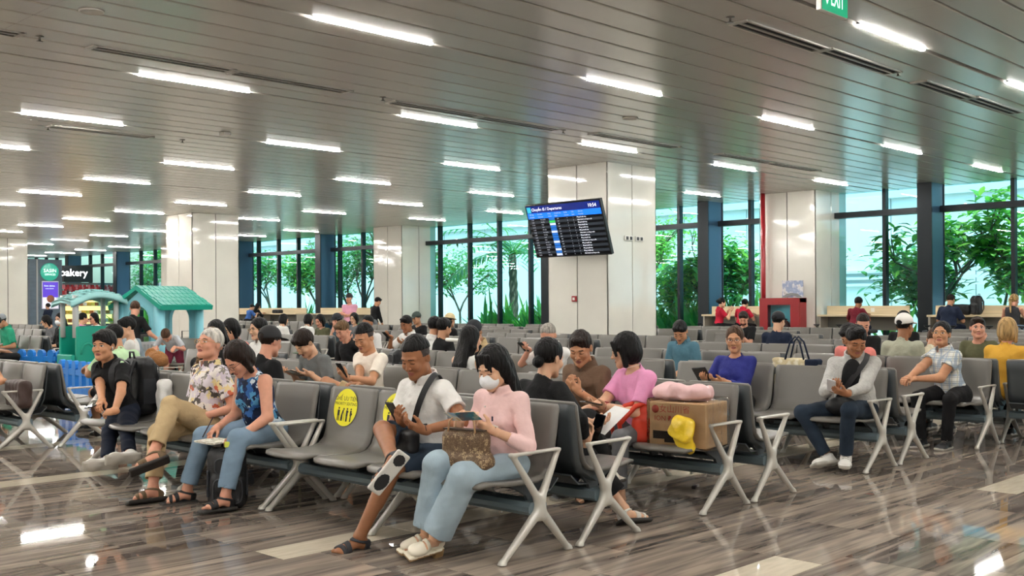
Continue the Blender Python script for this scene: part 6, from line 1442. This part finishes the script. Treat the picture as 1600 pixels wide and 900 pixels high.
# brochure
def sheet(fr, pts, label, name, m, th=.0012, m2=None, cat='paper'):
    o_ = empty(name, fr['root'].location, fr['root'].rotation_euler.z); tag(o_, label, cat)
    for k, q in enumerate(pts):
        q = [V3(p) for p in q]; n_ = (q[1] - q[0]).cross(q[2] - q[0]).normalized() * th; mb = MB(); mb.add([p for p in q] + [p + n_ for p in q], [(3, 2, 1, 0), (4, 5, 6, 7), (0, 1, 5, 4), (1, 2, 6, 5), (2, 3, 7, 6), (3, 0, 4, 7)], m if k == 0 or m2 is None else m2); mb.build('page', o_)
    return o_
BR1 = ramp_mat('brochure_print', [(0, '#dfe6ea'), (.4, '#8fb6cf'), (.55, '#e9e4d6'), (.7, '#caa24a')], 9, 'noise'); BR2 = ramp_mat('brochure_print2', [(0, '#d9a33c'), (.45, '#5d6470'), (.6, '#3f7f8c'), (.8, '#e6d8b0')], 12, 'noise')
a, b = fr1['wr'][1] + V3((-.03, .07, .05)), fr1['wr'][0] + V3((-.0, .07, .065)); mid = (a + b) / 2 + V3((0, .04, .0)); up_ = V3((0, .07, .05))
sheet(fr1, [(a, mid, mid + up_, a + up_), (mid, b, b + up_, mid + up_)], 'folded colour brochure held open by the masked woman', 'brochure', BR1, m2=BR2)
c = fr7['wr'][0] + V3((.0, .1, .02)); sheet(fr7, [(c + V3((-.1, -.03, -.06)), c + V3((.05, -.03, -.1)), c + V3((.13, .14, .06)), c + V3((-.0, .14, .08)))], 'white ticket sheet held by the woman in black', 'paper_sheet', mat('paper_white'))
# notebook and pen
c = (fr3['wr'][1] + fr3['wr'][0]) / 2 + V3((.04, .1, -.06)); o_ = sheet(fr3, [(c + V3((-.13, -.09, 0)), c + V3((.12, -.09, 0)), c + V3((.12, .09, -.01)), c + V3((-.13, .09, -.01)))], 'puzzle notebook on the lap of the woman in the blue floral top', 'notebook', ramp_mat('page_print', [(0, '#e6e3d8'), (.5, '#bdb9a8'), (.6, '#efece2')], 30, 'noise'), .012, cat='book')
mb = MB(); w_ = fr3['wr'][1]; mb.tube([w_ + V3((-.01, .13, -.06)), w_ + V3((.0, .08, .01)), w_ + V3((.01, .03, .08))], .0045, mat('pen_dark', '#2b1f22', .4), 6); o_ = mb.build('pen'); o_.location = fr3['root'].location; o_.rotation_euler = (0, 0, PI / 2); tag(o_, 'dark pen in the writing hand of the woman in the blue floral top', 'pen')
# monogram handbag on the pink woman's lap
MG = ramp_mat('monogram_canvas', [(0, '#5f4a38'), (.45, '#74604a'), (.72, '#a8916f'), (.85, '#6a553f')], 55, 'vor', .45, rand=.4); LEA = mat('leather_tan', '#c9a37c', .5)
c = V3(LP(728, 694, 4.2, (4.54, 4.47))) + V3((.0, .0, -.02))
ob = bag_sdf('brown monogram canvas handbag on the lap of the masked woman', 'handbag', 'handbag', W(fr1, c), PI / 2 + .2, [(rbox((0, 0, -.01), (.155, .05, .115), .045), 0), (rbox((0, 0, -.08), (.17, .062, .04), .035), .04)], (-.22, -.12, -.16), (.22, .12, .16), .008, MG, .002)
for q in (-.035, .035):
    mb = MB(); mb.tube([V3((-.09, q, .09)), V3((-.08, q, .16)), V3((-.03, q * 1.3, .2)), V3((.03, q * 1.3, .2)), V3((.09, q, .15)), V3((.1, q, .09))], .006, LEA, 8); mb.build('handle', ob)
mb = MB(); mb.box((0, 0, .105), (.14, .03, .004), mat('zip_dark', '#3a2c22', .5)); mb.build('zip', ob)
# black sling bag of the polo man
c = V3(LP(632, 690, 4.22, (4.54, 5.1))); ob = bag_sdf('black sling bag on the lap of the man in the white polo', 'bag', 'sling_bag', W(fr2, c), PI / 2, [(rbox((0, 0, 0), (.11, .045, .075), .035), 0)], (-.18, -.1, -.14), (.18, .1, .14), .008, NYL, .004)
TP = fr2['TP']; sb = strap(fr2, [c + V3((-.09, 0, .03)), TP(-.03, .165, .18), TP(-.075, .135, .33), TP(-.115, .075, .455), TP(-.11, -.02, .5), TP(-.03, -.14, .35)], .019, NYL, parent=fr2['root']); sb.name = 'shoulder_strap'
for i in range(3): mb = MB(); mb.lathe(TP(.0, .128 - .028 * i * .3, .34 - .05 * i), [(.004, 0), (.005, .002)], mat('button_white', '#d9d6cf', .4), 8); mb.build('button', fr2['root'])
# shirt logo on pink shirt, buttons
for i in range(5): mb = MB(); p = fr1['TP'](.0, .15, .38 - .06 * i); mb.lathe(p, [(.005, 0), (.005, .004)], mat('button_white'), 8, Matrix.Rotation(-PI / 2, 3, 'X')); mb.build('button', fr1['root'])
mb = MB(); p = fr1['TP'](-.075, .165, .31); mb.box(p, (.006, .003, .014), mat('logo_navy', '#1f2440', .6), None, .002); mb.build('shirt_emblem', fr1['root'])
# floor backpack
def backpack(label, loc, rz, m, s=1., h=.011, m2=None, tilt=0):
    ob = bag_sdf(label, 'backpack', 'backpack', loc, rz, [(rbox((0, 0, .24 * s), (.15 * s, .08 * s, .235 * s), .07 * s), 0), (rbox((0, .075 * s, .15 * s), (.125 * s, .05 * s, .13 * s), .04 * s), .02), (rbox((0, .055 * s, .34 * s), (.11 * s, .05 * s, .09 * s), .04 * s), .02)], (-.22 * s, -.16 * s, -.01), (.22 * s, .18 * s, .52 * s), h, m, .004,
                 [(lambda P: -((P[:, 1] - .085 * s)), 1)] if m2 else None, [m, m2] if m2 else None)
    if tilt: ob.rotation_euler.x = tilt
    mb = MB(); mb.tube([V3((-.04, -.07, .46)) * s, V3((-.03, -.075, .51)) * s, V3((.03, -.075, .51)) * s, V3((.04, -.07, .46)) * s], .009 * s, NYL, 6); mb.build('handle', ob)
    for q in (-1, 1): mb = MB(); mb.tube([V3((q * .06, -.08, .44)) * s, V3((q * .08, -.14, .32)) * s, V3((q * .1, -.13, .15)) * s, V3((q * .11, -.07, .05)) * s], [.02 * s, .022 * s, .012 * s, .008 * s], NYL, 6); mb.build('shoulder_strap', ob)
    mb = MB(); mb.tube([V3((-.13, .05, .3)) * s, V3((-.12, .06, .42)) * s, V3((0, .065, .475)) * s, V3((.12, .06, .42)) * s, V3((.13, .05, .3)) * s], .004 * s, mat('zip_grey', '#3b3d42', .4), 5); mb.build('zip', ob)
    gz = mat('zip_grey', '#3b3d42', .4)
    for zc, hw_, hh_, yy in ((.15, .11, .1, .131), (.34, .095, .06, .109)):
        mb = MB(); mb.tube([V3((hw_ * math.copysign(abs(math.cos(a)) ** .5, math.cos(a)), yy, zc + hh_ * math.copysign(abs(math.sin(a)) ** .5, math.sin(a)))) * s for a in [2 * PI * k / 24 for k in range(24)]], .0045 * s, gz, 5, closed=True); mb.build('pocket_piping', ob)
    for q in (-1, 1): mb = MB(); mb.box(V3((q * .148, .0, .2)) * s, V3((.008, .05, .1)) * s, mat('mesh_pocket', '#2c2e33', .8), None, .002); mb.build('side_pocket', ob)
    return ob
p = atz(328, 798, 0); ob = backpack('black backpack standing on the floor between the feet of the woman in blue floral top', (p.x + .14, p.y + .0, 0), R(150), mat('nylon_black'), .92)
mb = MB(); mb.box((.0, .12, .47), (.02, .012, .02), mat('tag_lime', '#d3dc5a', .5), None, .004); mb.build('tag', ob)
fw = W(fr5, fr5['TP'](0, -.2, .0)); backpack('large black backpack worn by the young man in black', (fw.x, fw.y, .47), PI / 2 + PI, NYL, 1.12, m2=None)
for q in (-1, 1): strap(fr5, [fr5['TP'](q * .1, -.13, .4), fr5['TP'](q * .11, -.03, .49), fr5['TP'](q * .115, .085, .42), fr5['TP'](q * .13, .12, .28), fr5['TP'](q * .15, .06, .14)], .024, NYL, 'backpack_strap')
fw = atz(262, 610, .43); bag_sdf('white tote bag behind the man in black', 'bag', 'tote_bag', (4.62, 8.82, .42), R(80), [(rbox((0, 0, .17), (.07, .06, .21), .04), 0)], (-.2, -.2, -.05), (.2, .2, .5), .012, cloth('cloth_white'), .008)
# wrapped box with garment, yellow bag, red backpack on the third row
BX = empty('parcel_box', (6.30, 4.42, .445), R(8)); tag(BX, 'brown carton wrapped in clear plastic with red and black print on the aisle seat', 'box')
CART = mat('carton', '#c6a277', .75, vary=(6, .08)); mb = MB(); mb.box((0, 0, .155), (.17, .22, .155), CART, None, .006); mb.build('carton', BX)
Mf = Matrix(((0, 0, -1, 0), (-1, 0, 0, 0), (0, 1, 0, 0), (0, 0, 0, 1)))
CR = mat('print_red', '#b5493c', .6); CBK = mat('print_black', '#2e2620', .6)
mb = MB(); add_text(mb, '女山川省', .06, CR, Matrix.Translation((-.1715, .02, .26)) @ Mf); add_text(mb, 'ION ĐẸP', .05, CR, Matrix.Translation((-.1715, .08, .195)) @ Mf); mb.lathe((-.172, .17, .26), [(.028, -.0008), (.028, .0008)], CR, 20, MR)
mb.box((-.171, .1, .08), (.001, .09, .028), CBK); mb.box((-.171, .04, .05), (.001, .06, .02), CBK)
for k in range(5): mb.box((-.171, -.04, .2 - .028 * k), (.001, .03, .006), CBK)
mb.build('print', BX)
PLW = bpy.data.materials.new('plastic_wrap'); PLW.use_nodes = True; N = PLW.node_tree; N.nodes.clear(); oo = N.nodes.new('ShaderNodeOutputMaterial'); t_ = N.nodes.new('ShaderNodeBsdfTransparent'); t_.inputs[0].default_value = (.95, .95, .94, 1); g_ = N.nodes.new('ShaderNodeBsdfGlossy'); g_.inputs['Roughness'].default_value = .15; f_ = N.nodes.new('ShaderNodeFresnel'); f_.inputs[0].default_value = 1.35; mx = N.nodes.new('ShaderNodeMixShader')
nz_ = N.nodes.new('ShaderNodeTexNoise'); nz_.inputs['Scale'].default_value = 6; bu_ = N.nodes.new('ShaderNodeBump'); bu_.inputs['Strength'].default_value = .5; bu_.inputs['Distance'].default_value = .05; N.links.new(nz_.outputs[0], bu_.inputs['Height']); N.links.new(bu_.outputs[0], g_.inputs['Normal']); N.links.new(bu_.outputs[0], f_.inputs['Normal'])
N.links.new(f_.outputs[0], mx.inputs[0]); N.links.new(t_.outputs[0], mx.inputs[1]); N.links.new(g_.outputs[0], mx.inputs[2]); N.links.new(mx.outputs[0], oo.inputs[0])
S_ = SDF().u(rbox((0, 0, .165), (.188, .238, .172), .02), 0).noise(.0015, 30, 5); sdf_obj('plastic_wrap', S_, (-.22, -.27, -.02), (.22, .27, .36), .014, PLW, BX)
bag_sdf('folded pale pink garment lying on the wrapped box', 'clothes', 'garment', (6.30, 4.46, .765), R(10), [(rbox((0, 0, .05), (.12, .19, .05), .045), 0), (ell((0, .1, .06), (.1, .12, .06)), .03), (ell((-.02, -.13, .04), (.09, .08, .045)), .03)], (-.18, -.26, -.04), (.18, .26, .16), .008, mat('garment_pink', '#ecc4c4', .7, bump=(9, .7)), .014)
bag_sdf('crumpled yellow plastic bag hanging on the front of the wrapped box', 'plastic bag', 'plastic_bag', (6.10, 4.33, .56), 0, [(ell((0, 0, 0), (.035, .075, .12)), 0), (ell((0, -.05, -.06), (.04, .06, .07)), .03), (ell((0, .03, .08), (.025, .04, .05)), .02)], (-.12, -.2, -.2), (.12, .2, .2), .009, mat('plastic_yellow', '#edca2e', .3, spec=.6, bump=(11, .9)), .02)
ob = bag_sdf('red backpack between the woman in pink and the wrapped box', 'backpack', 'backpack', (6.26, 4.74, .44), R(20), [(rbox((0, 0, .14), (.11, .1, .15), .08), 0), (rbox((-.09, 0, .1), (.05, .09, .1), .04), .02)], (-.22, -.2, -.04), (.2, .2, .36), .009, mat('nylon_red', '#c8371f', .5), .004)
for q in (-1, 1): mb = MB(); mb.tube([V3((.0, q * .05, .3)), V3((-.12, .1 + q * .04, .27)), V3((-.16, .2 + q * .03, .14)), V3((-.1, .2 + q * .03, .02))], [.016, .02, .02, .012], mat('nylon_red'), 6); mb.build('shoulder_strap', ob)
# other bags
y_ = yfor(1262, 9.46); ob = bag_sdf('cream printed tote bag with navy side and handles on a seat back', 'bag', 'tote_bag', (9.25, y_, .62), PI / 2, [(rbox((0, 0, .12), (.24, .06, .17), .02), 0)], (-.3, -.12, -.1), (.3, .12, .34), .012, ramp_mat('tote_print', [(0, '#d9ceb0'), (.5, '#c7b78f'), (.62, '#e6dec8')], 14, 'noise'), .004, [(lambda P: P[:, 0] + .12, 1)], [ramp_mat('tote_print', [], 1), NVC])
for q in (-1, 1): mb = MB(); mb.tube([V3((-.1, q * .05, .28)), V3((-.05, q * .04, .45)), V3((.0, q * .03, .5)), V3((.05, q * .04, .45)), V3((.1, q * .05, .28))], .009, NVC, 6); mb.build('handle', ob)
bag_sdf('dark brown leather bag on the left edge bench', 'bag', 'handbag', (4.3, yfor(28, 4.3), .44), PI / 2, [(rbox((0, 0, .13), (.2, .07, .14), .04), 0)], (-.27, -.15, -.03), (.27, .15, .33), .01, mat('leather_brown', '#3e2c27', .5, bump=(20, .3)), .006)
yb = yfor(472, 7.3); backpack('black and lime backpack on a seat left of the young man with the tablet', (7.0, yb - .7, .44), R(60), NYL, .85, m2=mat('nylon_lime', '#8a9a2b', .6))
hat_ = SDF().u(ell((0, 0, 0), (.1, .12, .1)), 0).cut(half((0, 0, -.02), (0, 0, -1)), .004).u(ell((0, 0, -.02), (.15, .17, .012)), .01); ob = sdf_obj('hat', hat_, (-.2, -.2, -.12), (.2, .2, .12), .009, mat('felt_green', '#46573f', .9)); ob.location = (7.1, yfor(478, 7.1), .93); tag(ob, 'green hat resting on top of the bags left of the tablet user', 'hat')
bag_sdf('grey fabric bag under the green hat', 'bag', 'bag', (7.1, yfor(478, 7.1), .66), PI / 2, [(rbox((0, 0, .1), (.12, .08, .15), .05), 0)], (-.2, -.15, -.1), (.2, .15, .3), .012, GRC, .006)
backpack('round black backpack on the seat right of the white T-shirt man', (8.75, yfor(622, 8.75), .44), R(70), NYL, .95)
backpack('black backpack standing on the right window counter', (25.35, yfor(1527, 25.4), 1.125), R(60), NYL, .95)
bag_sdf('black duffel bag on the right window counter', 'bag', 'duffel_bag', (25.35, yfor(1502, 25.4), 1.125), PI / 2, [(rbox((0, 0, .12), (.24, .11, .13), .08), 0)], (-.3, -.2, -.03), (.3, .2, .3), .014, NYL, .005)
bag_sdf('black bag lying on the left window counter', 'bag', 'bag', (25.35, yfor(435, 25.4), 1.125), PI / 2, [(rbox((0, 0, .07), (.3, .1, .08), .05), 0)], (-.36, -.2, -.03), (.36, .2, .2), .016, NYL, .005)
y_ = yfor(255, 7.3); bag_sdf('brown plush toy on an empty seat left of the braided woman', 'toy', 'plush_toy', (7.2, y_ , .62), 0, [(ell((0, 0, .1), (.13, .2, .11)), 0), (ell((0, .16, .17), (.08, .08, .08)), .02), (ell((0, -.18, .07), (.07, .09, .06)), .02), (ell((-.08, 0, .02), (.06, .06, .06)), .02)], (-.25, -.35, -.1), (.25, .35, .35), .014, mat('plush_brown', '#94653a', .95, bump=(60, .8)), .008)
# water bottle
mb = MB(); mb.lathe((0, 0, 0), [(.03, 0), (.032, .02), (.032, .14), (.026, .17), (.012, .19), (.012, .205)], mat('bottle_clear', '#d9e4e8', .08, alpha=.35), 16); o_ = mb.build('water_bottle'); mb = MB(); mb.lathe((0, 0, 0), [(.014, .203), (.014, .22)], mat('cap_bluewhite', '#dfe8f2', .4), 12); mb.build('bottle_cap', o_); mb = MB(); mb.lathe((0, 0, 0), [(.0325, .06), (.0325, .11)], mat('label_dark', '#2d3137', .5), 16); mb.build('bottle_label', o_); o_.location = (6.42, yfor(612, 6.42), .445); tag(o_, 'clear water bottle on the seat beside the man in the cream T-shirt', 'bottle')
# trolley handle
mb = MB(); p = V3((8.0, yfor(738, 8.0), 0)); mb.tube([p + V3((0, 0, .05)), p + V3((0, 0, 1.05))], .014, SWH, 8); mb.tube([p + V3((0, -.02, 1.05)), p + V3((.0, .42, 1.06))], .02, SWH, 8); mb.box(p + V3((0, .2, .08)), (.2, .25, .05), SWH, None, .02); o_ = mb.build('trolley'); tag(o_, 'white trolley handle between the seats behind the long-haired woman', 'trolley')
# upright suitcase handle by the playhouse
p = atd(291, 20.3); mb = MB(); mb.tube([p + V3((-.09, 0, .5)), p + V3((-.09, 0, .98)), p + V3((.09, 0, .98)), p + V3((.09, 0, .5))], .012, NYL, 6); mb.box(p + V3((0, 0, .3)), (.18, .11, .27), mat('case_blue', '#4d7f93', .4), None, .03); tag(mb.build('suitcase'), 'upright suitcase with raised black handle beside the blue playhouse', 'suitcase')
# litter on the floor
p = atz(1085, 763, 0); mb = MB(); mb.box((p.x, p.y, .012), (.035, .015, .012), mat('litter_dark', '#2e2420', .6), Matrix.Rotation(.4, 3, 'Z'), .003); mb.box((p.x + .03, p.y - .01, .02), (.012, .01, .01), mat('litter_white', '#d8d4cc', .6)); tag(mb.build('litter'), 'tiny dark scrap lying on the floor in the walkway', 'litter')
print('done', time.time() - T0, 'objects', len(bpy.data.objects))
